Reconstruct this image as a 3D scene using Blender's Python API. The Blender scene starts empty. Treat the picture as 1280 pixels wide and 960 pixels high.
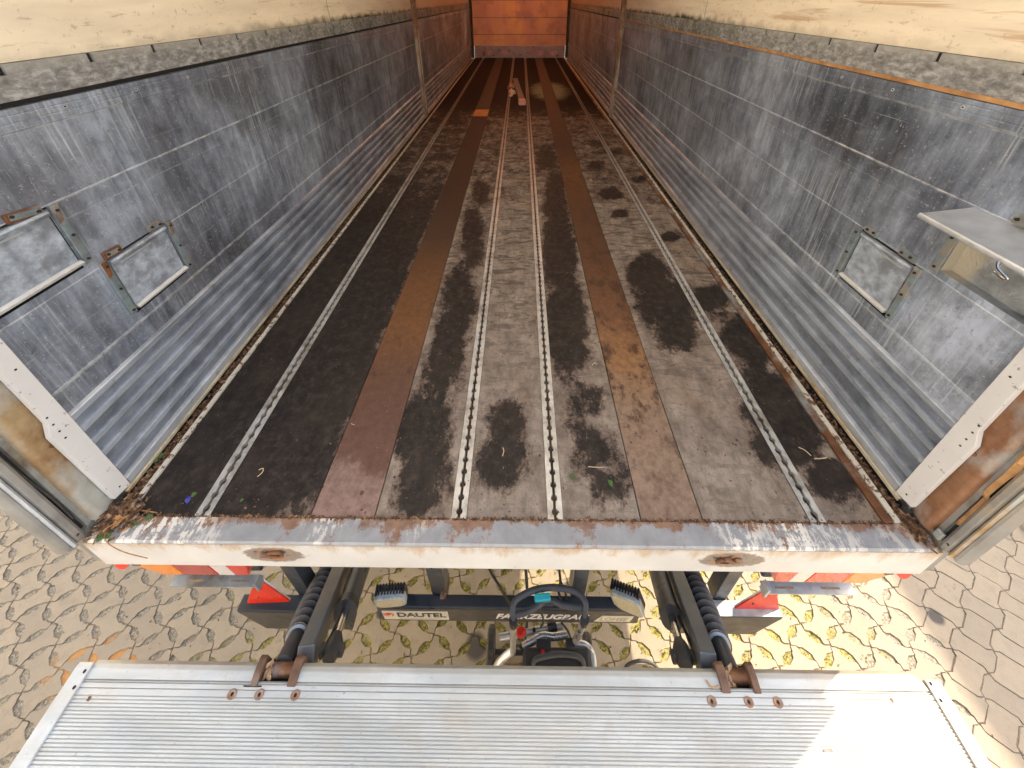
import bpy, math, random
import numpy as np
from mathutils import Vector, Matrix
rnd = random.Random(7)
S = bpy.context.scene
COL = S.collection
PI = math.pi

# ------------------------------------------------------------------ camera, sky, sun
cam = bpy.data.cameras.new('camera'); camo = bpy.data.objects.new('camera', cam); COL.objects.link(camo)
camo.location = (.0323, -.4882, 1.4289); camo.rotation_euler = (1.1032, .0016, .0092)
cam.sensor_width = 36; cam.lens = 36 * 462.98 / 1280
cam.shift_x = -6.56 / 1280; cam.shift_y = -250 / 1280
cam.clip_start = .02; cam.clip_end = 500
S.camera = camo

SUN_EL, SUN_AZ = math.radians(36), math.atan2(.44, .89)      # azimuth measured from +X towards +Y
W_ = bpy.data.worlds.new('World'); S.world = W_; W_.use_nodes = True
nt = W_.node_tree; nt.nodes.clear()
sky = nt.nodes.new('ShaderNodeTexSky'); sky.sky_type = 'NISHITA'; sky.sun_disc = False
sky.sun_elevation = SUN_EL; sky.sun_rotation = math.radians(90) - SUN_AZ
sky.air_density = 1.0; sky.dust_density = 2.5; sky.ozone_density = 1.0
bg = nt.nodes.new('ShaderNodeBackground'); bg.inputs[1].default_value = .15
wo = nt.nodes.new('ShaderNodeOutputWorld')
nt.links.new(sky.outputs[0], bg.inputs[0]); nt.links.new(bg.outputs[0], wo.inputs[0])
sun = bpy.data.lights.new('sun', 'SUN'); suno = bpy.data.objects.new('sun', sun); COL.objects.link(suno)
sun.energy = 2.0; sun.angle = math.radians(.5); sun.color = (1, .95, .88)
sd = Vector((math.cos(SUN_EL) * math.cos(SUN_AZ), math.cos(SUN_EL) * math.sin(SUN_AZ), math.sin(SUN_EL)))
suno.rotation_euler = sd.to_track_quat('Z', 'Y').to_euler(); suno.location = (6, 3, 6)
S.view_settings.view_transform = 'Standard'; S.view_settings.look = 'None'
S.view_settings.exposure = 2.35; S.view_settings.gamma = 1; S.view_settings.use_curve_mapping = False
S.view_settings.use_white_balance = True; S.view_settings.white_balance_temperature = 7900; S.view_settings.white_balance_tint = 10
S.cycles.use_denoising = True
S.cycles.max_bounces = 8; S.cycles.diffuse_bounces = 5; S.cycles.glossy_bounces = 4
S.cycles.sample_clamp_indirect = 6
GZ = -1.15      # ground level; the load floor is z = 0

# ------------------------------------------------------------------ material helpers
class G:
    def __init__(s, name):
        s.m = bpy.data.materials.new(name); s.m.use_nodes = True
        s.t = s.m.node_tree; s.t.nodes.clear()
        s.o = s.n('OutputMaterial'); s.tc = s.n('TexCoord'); s.co = s.tc.outputs['Object']
    def n(s, ty): return s.t.nodes.new('ShaderNode' + ty)
    def put(s, sock, v):
        if isinstance(v, bpy.types.NodeSocket): s.t.links.new(v, sock)
        elif isinstance(v, (tuple, list)):
            sock.default_value = tuple(v) + (1,) if (len(v) == 3 and sock.type == 'RGBA') else tuple(v)
        else: sock.default_value = v
    def map(s, scale=(1, 1, 1), rot=(0, 0, 0), loc=(0, 0, 0), co=None):
        n = s.n('Mapping'); s.put(n.inputs[0], co or s.co)
        n.inputs[1].default_value = loc; n.inputs[2].default_value = rot; n.inputs[3].default_value = scale
        return n.outputs[0]
    def noise(s, scale=5, detail=4, rough=.55, dist=0, co=None, col=False):
        n = s.n('TexNoise'); s.put(n.inputs['Vector'], co or s.co)
        n.inputs['Scale'].default_value = scale; n.inputs['Detail'].default_value = detail
        n.inputs['Roughness'].default_value = rough; n.inputs['Distortion'].default_value = dist
        return n.outputs[1 if col else 0]
    def voro(s, scale=5, feature='F1', co=None, out='Distance'):
        n = s.n('TexVoronoi'); n.feature = feature; s.put(n.inputs['Vector'], co or s.co)
        n.inputs['Scale'].default_value = scale
        return n.outputs[out]
    def ramp(s, f, stops, interp='LINEAR'):
        n = s.n('ValToRGB'); n.color_ramp.interpolation = interp; s.put(n.inputs[0], f)
        e = n.color_ramp.elements
        while len(e) < len(stops): e.new(.5)
        for i, (p, c) in enumerate(stops):
            e[i].position = p
            e[i].color = (c, c, c, 1) if not isinstance(c, (tuple, list)) else tuple(c) + (1,)
        return n.outputs[0]
    def step(s, f, a, b, x=0, y=1):
        n = s.n('MapRange'); n.clamp = True; s.put(n.inputs[0], f)
        for i, v in enumerate((a, b, x, y)): n.inputs[i + 1].default_value = v
        return n.outputs[0]
    def math(s, op, a, b=0):
        n = s.n('Math'); n.operation = op; s.put(n.inputs[0], a); s.put(n.inputs[1], b); return n.outputs[0]
    def mix(s, f, a, b, mode='MIX'):
        n = s.n('Mix'); n.data_type = 'RGBA'; n.blend_type = mode
        s.put(n.inputs[0], f); s.put(n.inputs[6], a); s.put(n.inputs[7], b); return n.outputs[2]
    def attr(s, name, out='Fac'):
        n = s.n('Attribute'); n.attribute_name = name; return n.outputs[out]
    def xyz(s, co=None):
        n = s.n('SeparateXYZ'); s.put(n.inputs[0], co or s.co); return n.outputs
    def bump(s, h, strength=.5, dist=.002, prev=None):
        n = s.n('Bump'); s.put(n.inputs['Height'], h); n.inputs['Strength'].default_value = strength
        n.inputs['Distance'].default_value = dist
        if prev is not None: s.put(n.inputs['Normal'], prev)
        return n.outputs[0]
    def out(s, base, rough=.6, metal=0, normal=None, spec=.5, **kw):
        p = s.n('BsdfPrincipled'); s.put(p.inputs['Base Color'], base); s.put(p.inputs['Roughness'], rough)
        s.put(p.inputs['Metallic'], metal); s.put(p.inputs['Specular IOR Level'], spec)
        if normal is not None: s.put(p.inputs['Normal'], normal)
        for k, v in kw.items(): s.put(p.inputs[k.replace('_', ' ')], v)
        s.t.links.new(p.outputs[0], s.o.inputs[0]); return s.m

def simple(name, col, rough=.5, metal=0, var=.25, scale=12, bump=.15, grime=None):
    g = G(name); f = g.noise(scale, 6, .6)
    d = tuple(c * (1 - var) for c in col); l = tuple(min(1, c * (1 + var)) for c in col)
    c = g.ramp(f, [(.3, d), (.7, l)])
    if grime:
        m = g.step(g.noise(scale * .35, 8, .65), .5, .62)
        c = g.mix(m, c, grime)
    r = g.step(g.noise(scale * 2, 4), .3, .7, max(.05, rough - .12), min(1, rough + .12))
    return g.out(c, r, metal, g.bump(g.noise(scale * 6, 5), bump, .001))

def mat_alu():
    g = G('oxidised_aluminium')
    st = g.noise(1, 7, .68, .3, co=g.map((1, 34, 1.6)))          # vertical streaks
    st2 = g.noise(1, 5, .6, 0, co=g.map((1, 130, 3.2)))
    big = g.noise(1.7, 6, .6)
    f = g.math('ADD', g.math('MULTIPLY', st, .22), g.math('MULTIPLY', g.math('ADD', g.math('MULTIPLY', big, .6), g.math('MULTIPLY', g.noise(7, 8, .7, .4, co=g.map((1, 1.6, .8))), .4)), .78))
    c = g.ramp(f, [(.38, (.060, .072, .095)), (.46, (.170, .203, .265)), (.53, (.305, .367, .47)), (.62, (.53, .63, .80))])
    warm = g.step(g.noise(1.3, 4, .6, co=g.map((1, 1, 1), loc=(4, 2, 1))), .5, .68)
    c = g.mix(g.math('MULTIPLY', warm, .4), c, (.13, .115, .105))
    blot = g.step(g.noise(26, 7, .75, .2, co=g.map((1, 1, .55), loc=(0, 7, 3))), .47, .60)
    c = g.mix(g.math('MULTIPLY', blot, .30), c, (.09, .11, .13))
    # white oxide streaks in patches
    pm = g.step(g.noise(1.7, 3, .5, co=g.map((1, 1, 1.3), loc=(0, 3.1, .4))), .46, .62)
    ox = g.math('MULTIPLY', g.step(st2, .53, .68), pm)
    c = g.mix(g.math('MULTIPLY', ox, .8), c, (.60, .70, .78))
    # fine scratches and speckle
    sc = g.step(g.noise(1, 3, .5, .6, co=g.map((1, 3, 150), (.0, .0, 0))), .70, .76)
    sc2 = g.step(g.noise(1, 3, .5, .8, co=g.map((1, 90, 8), (.5, 0, 0))), .69, .75)
    c = g.mix(g.math('MULTIPLY', g.math('MAXIMUM', sc, sc2), .55), c, (.6, .63, .67))
    sp = g.step(g.noise(110, 3, .75), .60, .70)
    c = g.mix(g.math('MULTIPLY', sp, .6), c, (.6, .64, .69))
    dk = g.step(g.noise(70, 5, .78, co=g.map((1, 1, .6), loc=(9, 0, 0))), .58, .68)
    c = g.mix(g.math('MULTIPLY', dk, .5), c, (.06, .06, .065))
    # horizontal weld seams with pale oxide
    z = g.xyz()[2]
    for zz, w, k in ((.93, .006, .5), (.70, .004, .35), (.46, .008, .55), (1.128, .006, .55), (.875, .003, .25), (.585, .0025, .2)):
        d = g.math('ABSOLUTE', g.math('SUBTRACT', g.math('ADD', z, g.math('MULTIPLY', g.noise(40, 3), .006)), zz + .003))
        m = g.math('MULTIPLY', g.step(d, w, w * .3), g.step(g.noise(26, 4, .7), .4, .62, .15, 1))
        c = g.mix(g.math('MULTIPLY', m, k * 1.4), c, (.62, .66, .7))
    r = g.step(g.noise(9, 6, .65), .3, .7, .30, .55)
    n = g.bump(g.noise(1, 6, .6, co=g.map((1, 60, 6))), .12, .001)
    n = g.bump(g.noise(3.5, 2), .25, .012, n)
    return g.out(c, r, .42, n)
M = {}
M['alu'] = mat_alu()

def mat_rib():
    g = G('ribbed_aluminium')
    f = g.noise(1, 6, .65, .2, co=g.map((1, 5, 9)))
    c = g.ramp(f, [(.34, (.16, .19, .24)), (.5, (.28, .33, .41)), (.66, (.38, .45, .55))])
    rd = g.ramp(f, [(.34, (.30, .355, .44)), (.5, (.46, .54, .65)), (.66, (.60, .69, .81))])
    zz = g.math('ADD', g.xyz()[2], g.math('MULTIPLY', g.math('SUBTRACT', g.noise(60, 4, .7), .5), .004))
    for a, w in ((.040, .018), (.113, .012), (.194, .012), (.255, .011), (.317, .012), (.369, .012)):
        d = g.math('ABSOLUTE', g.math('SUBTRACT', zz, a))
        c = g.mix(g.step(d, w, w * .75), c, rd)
    c = g.mix(g.step(g.noise(90, 4, .7), .62, .72, 0, .6), c, (.6, .64, .7))
    c = g.mix(g.step(g.noise(14, 5, .7), .58, .7, 0, .6), c, (.14, .15, .17))
    z = g.xyz()[2]
    c = g.mix(g.math('MULTIPLY', g.step(z, .055, .02), .5), c, (.55, .5, .42))
    return g.out(c, g.step(g.noise(8, 4), .3, .7, .3, .5), .6, g.bump(g.noise(1, 6, .6, co=g.map((1, 60, 30))), .15, .001))
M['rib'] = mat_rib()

def mat_white(name='white_paint', base=(.72, .73, .74), chips=(.25, .24, .23), amt=.63):
    g = G(name)
    c = g.ramp(g.noise(6, 5, .6), [(.3, tuple(x * .9 for x in base)), (.7, base)])
    ch = g.step(g.noise(38, 5, .7), amt, amt + .02)
    c = g.mix(ch, c, chips)
    return g.out(c, .42, 0, g.bump(g.math('MULTIPLY', ch, -1), .4, .0006))
M['white'] = mat_white(base=(.56, .57, .59))

def mat_sill_top():
    g = G('worn_sill_paint')
    c = g.ramp(g.noise(16, 6, .65), [(.3, (.20, .21, .225)), (.7, (.30, .315, .335))])
    x, y, z = g.xyz()
    ru = g.step(g.math('ADD', g.noise(7, 8, .75), g.math('MULTIPLY', g.step(y, .03, .06), .13)), .55, .60)
    c = g.mix(ru, c, g.ramp(g.noise(30, 5), [(.3, (.16, .085, .055)), (.7, (.27, .16, .11))]))
    sk = g.noise(1, 5, .7, .5, co=g.map((46, 9, 1), (0, 0, .5)))
    pm = g.step(g.math('ADD', g.noise(2.1, 3), g.step(g.math('ABSOLUTE', x), .72, 1.1, 0, .14)), .53, .63)
    wh = g.math('MULTIPLY', g.step(g.math('ADD', g.math('MULTIPLY', sk, .5), g.math('MULTIPLY', g.noise(40, 7, .75), .5)), .50, .53), pm)
    c = g.mix(wh, c, (.66, .64, .59))
    gr = g.step(g.noise(24, 7, .72), .63, .68)
    c = g.mix(gr, c, (.08, .06, .045))
    return g.out(c, .62, 0, g.bump(g.noise(50, 6), .35, .0012))
M['silltop'] = mat_sill_top()

def mat_sill_face():
    g = G('cream_sill_paint')
    x, y, z = g.xyz()
    c = g.ramp(g.noise(5, 5), [(.3, (.44, .43, .415)), (.7, (.54, .53, .515))])
    dirt = g.math('ADD', g.noise(9, 6, .7, co=g.map((1, 1, .35))), g.step(z, -.10, -.01, -.14, .14))
    c = g.mix(g.step(dirt, .52, .68, 0, .8), c, (.36, .24, .14))
    fl = g.step(g.math('ADD', g.noise(34, 6, .7), g.step(z, -.02, 0, 0, .14)), .67, .69)
    c = g.mix(fl, c, (.15, .085, .055))
    # worn-through oval patches where the platform rubs
    for cx, w in ((-.712, .088), (.668, .095)):
        dx = g.math('POWER', g.math('DIVIDE', g.math('SUBTRACT', x, cx), w), 2)
        dz = g.math('POWER', g.math('DIVIDE', g.math('ADD', z, .074), .048), 2)
        d = g.math('ADD', g.math('ADD', dx, dz), g.math('MULTIPLY', g.math('SUBTRACT', g.noise(30, 6, .7), .5), 1.5))
        c = g.mix(g.step(d, 1.12, .9), c, (.20, .165, .14))
        c = g.mix(g.math('MULTIPLY', g.step(d, .62, .45), g.step(g.noise(22, 4), .45, .6)), c, (.33, .13, .05))
        c = g.mix(g.math('MULTIPLY', g.step(d, .8, .6), g.step(g.noise(60, 5), .53, .6)), c, (.05, .04, .035))
    return g.out(c, .5, 0, g.bump(g.noise(40, 6), .2, .001))
M['sillface'] = mat_sill_face()

def mat_floor():
    g = G('phenolic_floor_boards')
    x, y, z = g.xyz()
    n1 = g.noise(22, 9, .74, .3, co=g.map((1, .75, 1))); n2 = g.noise(6, 6, .65)
    st = g.attr('stain')
    a = g.math('ADD', st, g.math('ADD', g.math('MULTIPLY', g.math('SUBTRACT', n1, .5), 1.7), g.math('ADD', g.math('MULTIPLY', g.math('SUBTRACT', n2, .5), 1.5), g.math('MULTIPLY', g.math('SUBTRACT', g.noise(75, 6, .8), .5), .9))))
    bare = g.ramp(g.noise(13, 7, .7, co=g.map((1, .6, 1))), [(.32, (.155, .122, .098)), (.5, (.27, .22, .18)), (.68, (.38, .325, .275))])
    bare = g.mix(g.step(g.noise(3.2, 4, .6), .54, .7, 0, .5), bare, (.25, .165, .095))
    # cross cracks in the weathered film
    cr = g.noise(1, 8, .72, 1.0, co=g.map((7, 26, 1)))
    crm = g.math('MULTIPLY', g.step(cr, .52, .56), g.step(y, .4, 1.3, .35, 1))
    bare = g.mix(g.math('MULTIPLY', crm, .75), bare, (.055, .043, .036))
    grain = g.voro(260)
    bare = g.mix(g.math('MULTIPLY', g.step(grain, .25, .5), .18), bare, (.07, .06, .05))
    film = g.ramp(g.noise(26, 8, .75), [(.34, (.007, .006, .006)), (.5, (.020, .0155, .0135)), (.66, (.056, .044, .036))])
    film = g.mix(g.step(g.noise(4, 5, .6), .5, .66, 0, .5), film, (.040, .030, .024))
    film = g.mix(g.step(y, 3.6, 5.5, 0, .75), film, (.006, .004, .0035))
    bare = g.mix(g.step(g.noise(34, 8, .75, .4, co=g.map((1, .6, 1), (0, 0, 0), (3, 1, 0))), .50, .62, 0, .55), bare, (.12, .092, .074))
    mid = g.mix(g.step(a, .30, .46, 0, .85), bare, (.125, .088, .068))
    c = g.mix(g.step(a, .47, .64), mid, film)
    sp = g.step(g.noise(150, 2, .6), .70, .74)
    c = g.mix(g.math('MULTIPLY', sp, .7), c, (.30, .24, .19))
    dots = g.step(g.voro(26, co=g.map((1, 1, 0))), .13, .10)
    dm = g.math('MULTIPLY', dots, g.step(g.noise(4, 3), .5, .56))
    c = g.mix(g.math('MULTIPLY', dm, .85), c, (.035, .028, .026))
    # pool of daylight near the front, painted as a pale green-grey patch
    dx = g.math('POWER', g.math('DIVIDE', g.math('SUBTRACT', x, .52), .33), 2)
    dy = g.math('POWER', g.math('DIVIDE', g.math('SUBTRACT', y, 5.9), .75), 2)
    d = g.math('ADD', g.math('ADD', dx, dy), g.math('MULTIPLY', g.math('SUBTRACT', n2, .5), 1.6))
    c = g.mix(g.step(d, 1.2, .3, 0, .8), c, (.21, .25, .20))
    sm = g.step(y, 4.71, 4.70); sm2 = g.step(y, 4.685, 4.695)
    c = g.mix(g.math('MULTIPLY', g.math('MULTIPLY', sm, sm2), .9), c, (.01, .01, .01))
    rg = g.step(a, .42, .6, .82, .58)
    nn = g.bump(grain, .10, .0008)
    nn = g.bump(g.step(a, .40, .55), .35, .0008, nn)
    return g.out(c, rg, 0, nn, spec=g.step(y, 2, 5, .30, .06))
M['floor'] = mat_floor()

def mat_insert(name, stops, dark, blot):
    g = G(name)
    x, y, z = g.xyz()
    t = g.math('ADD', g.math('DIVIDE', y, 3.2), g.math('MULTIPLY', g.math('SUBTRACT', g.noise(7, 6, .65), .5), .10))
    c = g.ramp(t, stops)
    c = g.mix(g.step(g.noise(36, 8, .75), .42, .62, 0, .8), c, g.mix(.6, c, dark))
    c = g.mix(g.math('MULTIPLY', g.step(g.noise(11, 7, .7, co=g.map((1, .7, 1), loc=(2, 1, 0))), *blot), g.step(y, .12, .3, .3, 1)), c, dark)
    c = g.mix(g.step(g.noise(140, 2), .68, .73, 0, .6), c, (.34, .25, .17))
    dots = g.step(g.voro(19, co=g.map((1, 1, 0))), .16, .12)
    c = g.mix(g.math('MULTIPLY', g.math('MULTIPLY', dots, g.step(g.noise(4, 3), .48, .54)), g.step(y, .5, .3)), c, (.10, .05, .04))
    return g.out(c, .6, 0, g.bump(g.voro(240), .12, .0008), spec=.4)
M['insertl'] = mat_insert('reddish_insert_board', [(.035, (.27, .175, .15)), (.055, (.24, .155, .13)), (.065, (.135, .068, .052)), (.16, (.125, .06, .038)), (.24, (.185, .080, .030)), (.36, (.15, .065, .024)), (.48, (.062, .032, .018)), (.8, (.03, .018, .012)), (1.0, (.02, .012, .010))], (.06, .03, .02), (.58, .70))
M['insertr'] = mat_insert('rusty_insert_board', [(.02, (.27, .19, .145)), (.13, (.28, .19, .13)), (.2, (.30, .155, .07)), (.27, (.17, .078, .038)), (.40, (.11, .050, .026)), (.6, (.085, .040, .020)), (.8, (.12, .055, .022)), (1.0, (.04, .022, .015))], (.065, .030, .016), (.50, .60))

def mat_rust(name='rust', lo=(.07, .032, .018), hi=(.24, .10, .042), zinc=(.32, .33, .33), amt=.5):
    g = G(name)
    c = g.ramp(g.noise(18, 6, .65), [(.3, lo), (.7, hi)])
    k = g.step(g.noise(5, 6, .65, co=g.map((1, 1, .5))), amt, amt + .14)
    zc = g.ramp(g.noise(22, 5), [(.3, tuple(v * .75 for v in zinc)), (.7, zinc)])
    c = g.mix(k, c, zc)
    return g.out(c, g.step(g.noise(12, 4), .3, .7, .4, .8), .25, g.bump(g.noise(60, 6), .3, .001))
M['rust'] = mat_rust()
M['rusty_zinc'] = mat_rust('rust_stained_zinc', (.20, .10, .04), (.36, .27, .16), (.40, .41, .39), .40)
M['rusty_orange'] = mat_rust('rust_brown_channel', (.15, .065, .032), (.27, .14, .08), (.34, .33, .32), .43)
M['zinc'] = simple('galvanised_steel', (.36, .39, .40), .42, .5, .25, 14, .15, (.20, .17, .13))
M['bluezinc'] = simple('bluish_zinc_bracket', (.19, .245, .27), .45, .4, .35, 30, .2, (.30, .27, .24))
M['greypaint'] = simple('grey_post_paint', (.20, .20, .195), .5, .1, .3, 10, .15, (.30, .25, .19))
M['dark'] = simple('near_black_brown', (.02, .017, .014), .9)  # near-black brown for subfloor, notches and screw heads
M['black'] = simple('black_plastic', (.022, .022, .024), .42, 0, .3, 20, .1)
M['rubber'] = simple('dusty_black_rubber', (.030, .028, .028), .6, 0, .4, 14, .2, (.07, .06, .05))
def mat_bellows():
    g = G('dusty_bellows_rubber'); n = g.noise(30, 5, .7)
    c = g.mix(g.math('MULTIPLY', g.step(g.attr('crest'), .3, 1), g.step(n, .3, .6, .4, 1)), (.018, .016, .016), (.17, .155, .15))
    return g.out(c, .75, 0, g.bump(n, .3, .001))
M['bellows'] = mat_bellows()
M['grip'] = simple('grey_foam_grip', (.055, .057, .062), .6, 0, .2, 30, .2)
M['navy'] = simple('dark_blue_grey_paint', (.030, .040, .055), .38, .1, .3, 9, .1, (.055, .055, .058))
M['barface'] = simple('dusty_dark_bar_paint', (.055, .052, .052), .55, .1, .25, 9, .1, (.085, .075, .065))
M['steelblue'] = simple('worn_arm_steel', (.085, .098, .115), .42, .3, .3, 8, .1, (.14, .12, .11))
M['chrome'] = simple('chromed_rod', (.55, .52, .48), .16, 1, .15, 10, .02)
M['silver'] = simple('silver_tube', (.62, .61, .62), .32, .75, .1, 10, .03)
M['teal'] = simple('teal_plastic', (.0, .38, .42), .4, 0, .1)
M['redp'] = simple('red_plastic', (.62, .02, .015), .35, 0, .15)
M['blotan'] = simple('tan_fibre', (.34, .22, .13), .9, 0, .4, 60, .5)
M['slit'] = simple('dark_slit', (.012, .011, .010), .95)
M['peel'] = mat_white('peeling_white_edge', (.60, .57, .50), (.16, .09, .05), .55)
M['yellowlip'] = simple('yellowed_panel_lip', (.46, .42, .33), .5, .2, .2, 14, .1, (.30, .2, .1))

def mat_ply():
    g = G('cream_plywood')
    x, y, z = g.xyz()
    c = g.ramp(g.noise(1, 6, .6, .4, co=g.map((1, 2.2, 14))), [(.3, (.64, .565, .45)), (.7, (.80, .72, .58))])
    c = g.mix(g.step(g.noise(1, 4, .6, .6, co=g.map((1, 1.5, 22), loc=(0, 5, 2))), .62, .68, 0, .6), c, (.40, .22, .10))
    c = g.mix(g.step(g.noise(1, 6, .75, co=g.map((1, 12, 60))), .58, .66, 0, .55), c, (.30, .24, .17))
    c = g.mix(g.step(g.noise(40, 6, .75), .60, .66, 0, .5), c, (.24, .19, .13))
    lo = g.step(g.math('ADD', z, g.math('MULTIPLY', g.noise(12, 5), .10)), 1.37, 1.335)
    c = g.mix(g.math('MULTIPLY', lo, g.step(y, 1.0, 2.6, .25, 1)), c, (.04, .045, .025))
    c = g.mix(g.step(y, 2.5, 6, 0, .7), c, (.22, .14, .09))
    return g.out(c, .6, 0, g.bump(g.noise(1, 6, co=g.map((1, 10, 60))), .15, .001))
M['ply'] = mat_ply()
def mat_batten():
    g = G('weathered_grey_batten')
    c = g.ramp(g.noise(1, 7, .7, .3, co=g.map((1, 34, 60))), [(.36, (.12, .12, .12)), (.5, (.21, .215, .22)), (.64, (.36, .37, .37))])
    x, y, z = g.xyz()
    c = g.mix(g.math('MULTIPLY', g.step(z, 1.25, 1.283), .6), c, (.32, .32, .29))
    c = g.mix(g.math('MULTIPLY', g.step(g.noise(5, 6, .7), .46, .66), g.step(y, .8, 2.4, .1, .8)), c, (.05, .055, .038))
    return g.out(c, .8, 0, g.bump(g.noise(1, 6, co=g.map((1, 14, 90))), .4, .002))
M['batten'] = mat_batten()
def mat_bulk():
    g = G('orange_brown_bulkhead_ply')
    c = g.ramp(g.noise(1, 5, .6, .3, co=g.map((2.4, 1, .7))), [(.35, (.52, .25, .17)), (.5, (.62, .31, .19)), (.68, (.74, .40, .17))])
    c = g.mix(g.step(g.noise(2.6, 5, .6), .48, .62, 0, .75), c, (.36, .17, .14))
    z = g.xyz()[2]
    for zz in (.57, .965, 1.36):
        c = g.mix(g.step(g.math('ABSOLUTE', g.math('SUBTRACT', z, zz)), .012, .004, 0, .8), c, (.06, .025, .015))
    return g.out(c, .45, 0, g.bump(g.noise(20, 4), .1, .001))
M['bulk'] = mat_bulk()
def mat_tarp(name, col, tr):
    g = G(name)
    d = g.n('BsdfDiffuse'); d.inputs[0].default_value = col + (1,)
    t = g.n('BsdfTranslucent'); t.inputs[0].default_value = tr + (1,)
    m = g.n('AddShader'); g.t.links.new(d.outputs[0], m.inputs[0]); g.t.links.new(t.outputs[0], m.inputs[1])
    g.t.links.new(m.outputs[0], g.o.inputs[0]); return g.m
M['roof'] = mat_tarp('roof_sheet', (.40, .38, .36), (.015, .012, .009))
M['roof0'] = mat_tarp('white_roof_sheet', (.60, .59, .57), (.44, .42, .385))
M['roof2'] = mat_tarp('translucent_roof_sheet', (.40, .33, .25), (.50, .30, .19))

PZ_ = -.32
def mat_platform():
    g = G('platform_aluminium')
    c = g.ramp(g.noise(1, 6, .6, .3, co=g.map((3, 16, 1))), [(.3, (.36, .40, .42)), (.7, (.52, .57, .60))])
    c = g.mix(g.step(g.noise(6, 7, .7), .52, .68, 0, .5), c, (.40, .385, .35))
    c = g.mix(g.step(g.noise(1, 6, .75, co=g.map((40, 90, 1), (0, 0, .6))), .62, .70, 0, .6), c, (.28, .27, .25))
    c = g.mix(g.step(g.noise(90, 4, .7), .68, .72, 0, .7), c, (.12, .10, .08))
    x, y, z = g.xyz()
    c = g.mix(g.math('MULTIPLY', g.step(g.math('ADD', x, g.math('MULTIPLY', g.noise(9, 4), .3)), .95, 1.3), .5), c, (.52, .43, .30))
    c = g.mix(g.math('MULTIPLY', g.step(z, PZ_ - .0003, PZ_ - .0012), g.step(y, -.166, -.17, 0, .6)), c, (.27, .255, .22))
    c = g.mix(g.step(g.noise(3, 5, .65, co=g.map((.6, 2, 1))), .48, .66, 0, .5), c, (.46, .43, .37))
    edge = g.step(g.math('ADD', y, g.math('MULTIPLY', g.noise(20, 4), .012)), -.168, -.152)
    c = g.mix(g.math('MULTIPLY', edge, .65), c, (.30, .27, .20))
    return g.out(c, g.step(g.noise(12, 5), .3, .7, .38, .6), .35, g.bump(g.noise(60, 5), .12, .0008))
M['plat'] = mat_platform()

def mat_paver():
    g = G('concrete_paver')
    tone = g.attr('tone')
    c = g.ramp(tone, [(0, (.30, .25, .19)), (.5, (.34, .28, .21)), (1, (.37, .305, .225))])
    c = g.mix(g.step(g.noise(3.5, 6, .6), .4, .7, 0, .5), c, (.27, .235, .19))
    c = g.mix(g.step(g.noise(26, 7, .75), .5, .66, 0, .5), c, (.24, .20, .15))
    c = g.mix(g.step(g.noise(420, 2, .6), .55, .68, 0, .3), c, (.10, .085, .07))
    c = g.mix(g.step(g.noise(300, 2, .6, co=g.map(loc=(3, 3, 3))), .6, .7, 0, .35), c, (.42, .37, .30))
    c = g.mix(g.step(g.noise(9, 4, .6, co=g.map(loc=(1.3, 0, 0))), .71, .75, 0, .6), c, (.10, .095, .095))
    xx, yy, zz = g.xyz()
    for cx, cy, rx, ry in ((-.16, .055, .05, .045), (1.97, .16, .035, .028), (-.62, .15, .02, .02)):
        dx = g.math('POWER', g.math('DIVIDE', g.math('SUBTRACT', xx, cx), rx), 2); dy = g.math('POWER', g.math('DIVIDE', g.math('SUBTRACT', yy, cy), ry), 2)
        d = g.math('ADD', g.math('ADD', dx, dy), g.math('MULTIPLY', g.noise(18, 5), .8))
        c = g.mix(g.step(d, 1.6, .9, 0, .85), c, (.055, .052, .056))
    return g.out(c, .85, 0, g.bump(g.noise(260, 4, .7), .35, .0012), spec=.3)
M['paver'] = mat_paver()
def mat_joint():
    g = G('joint_gravel_and_moss')
    x, y, z = g.xyz()
    gr = g.ramp(g.noise(130, 4, .75), [(.36, (.14, .12, .09)), (.5, (.27, .24, .19)), (.64, (.48, .43, .34))])
    mo = g.ramp(g.noise(120, 4, .75), [(.36, (.13, .11, .045)), (.5, (.30, .26, .085)), (.64, (.50, .44, .19))])
    w = g.math('ADD', g.step(g.math('ABSOLUTE', g.math('SUBTRACT', x, .15)), 1.7, 1.1, 0, .5), g.noise(5, 4, .6))
    c = g.mix(g.step(w, .66, .86), gr, mo)
    c = g.mix(g.step(g.noise(60, 4, .7), .5, .62, 0, .5), c, (.30, .26, .20))
    # orange sand spilled left of the platform
    dx = g.math('POWER', g.math('DIVIDE', g.math('ADD', x, 1.80), .20), 2)
    dy = g.math('POWER', g.math('DIVIDE', g.math('ADD', y, .02), .09), 2)
    c = g.mix(g.step(g.math('ADD', dx, dy), 1.3, .6), c, (.52, .27, .11))
    return g.out(c, .95, 0, g.bump(g.noise(200, 5, .7), 1, .004), spec=.2)
M['joint'] = mat_joint()
M['yard'] = simple('yard_concrete', (.32, .275, .22), .9, 0, .15, 4, .2)
M['moss'] = simple('moss_green', (.23, .26, .05), .9, 0, .5, 30, .2)
M['leafg'] = simple('green_leaf', (.045, .12, .025), .5, 0, .3, 30)
M['leafo'] = simple('dead_leaf', (.36, .17, .06), .7, 0, .35, 50, .3)
M['twig'] = simple('dry_twig', (.30, .15, .07), .8, 0, .4, 60, .3)
M['blue'] = simple('blue_petal', (.03, .03, .26), .5, 0, .4, 60)
M['pale'] = simple('pale_tube', (.62, .70, .66), .4, 0, .1)
M['beige'] = simple('pale_curl', (.55, .42, .28), .7, 0, .2)

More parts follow.
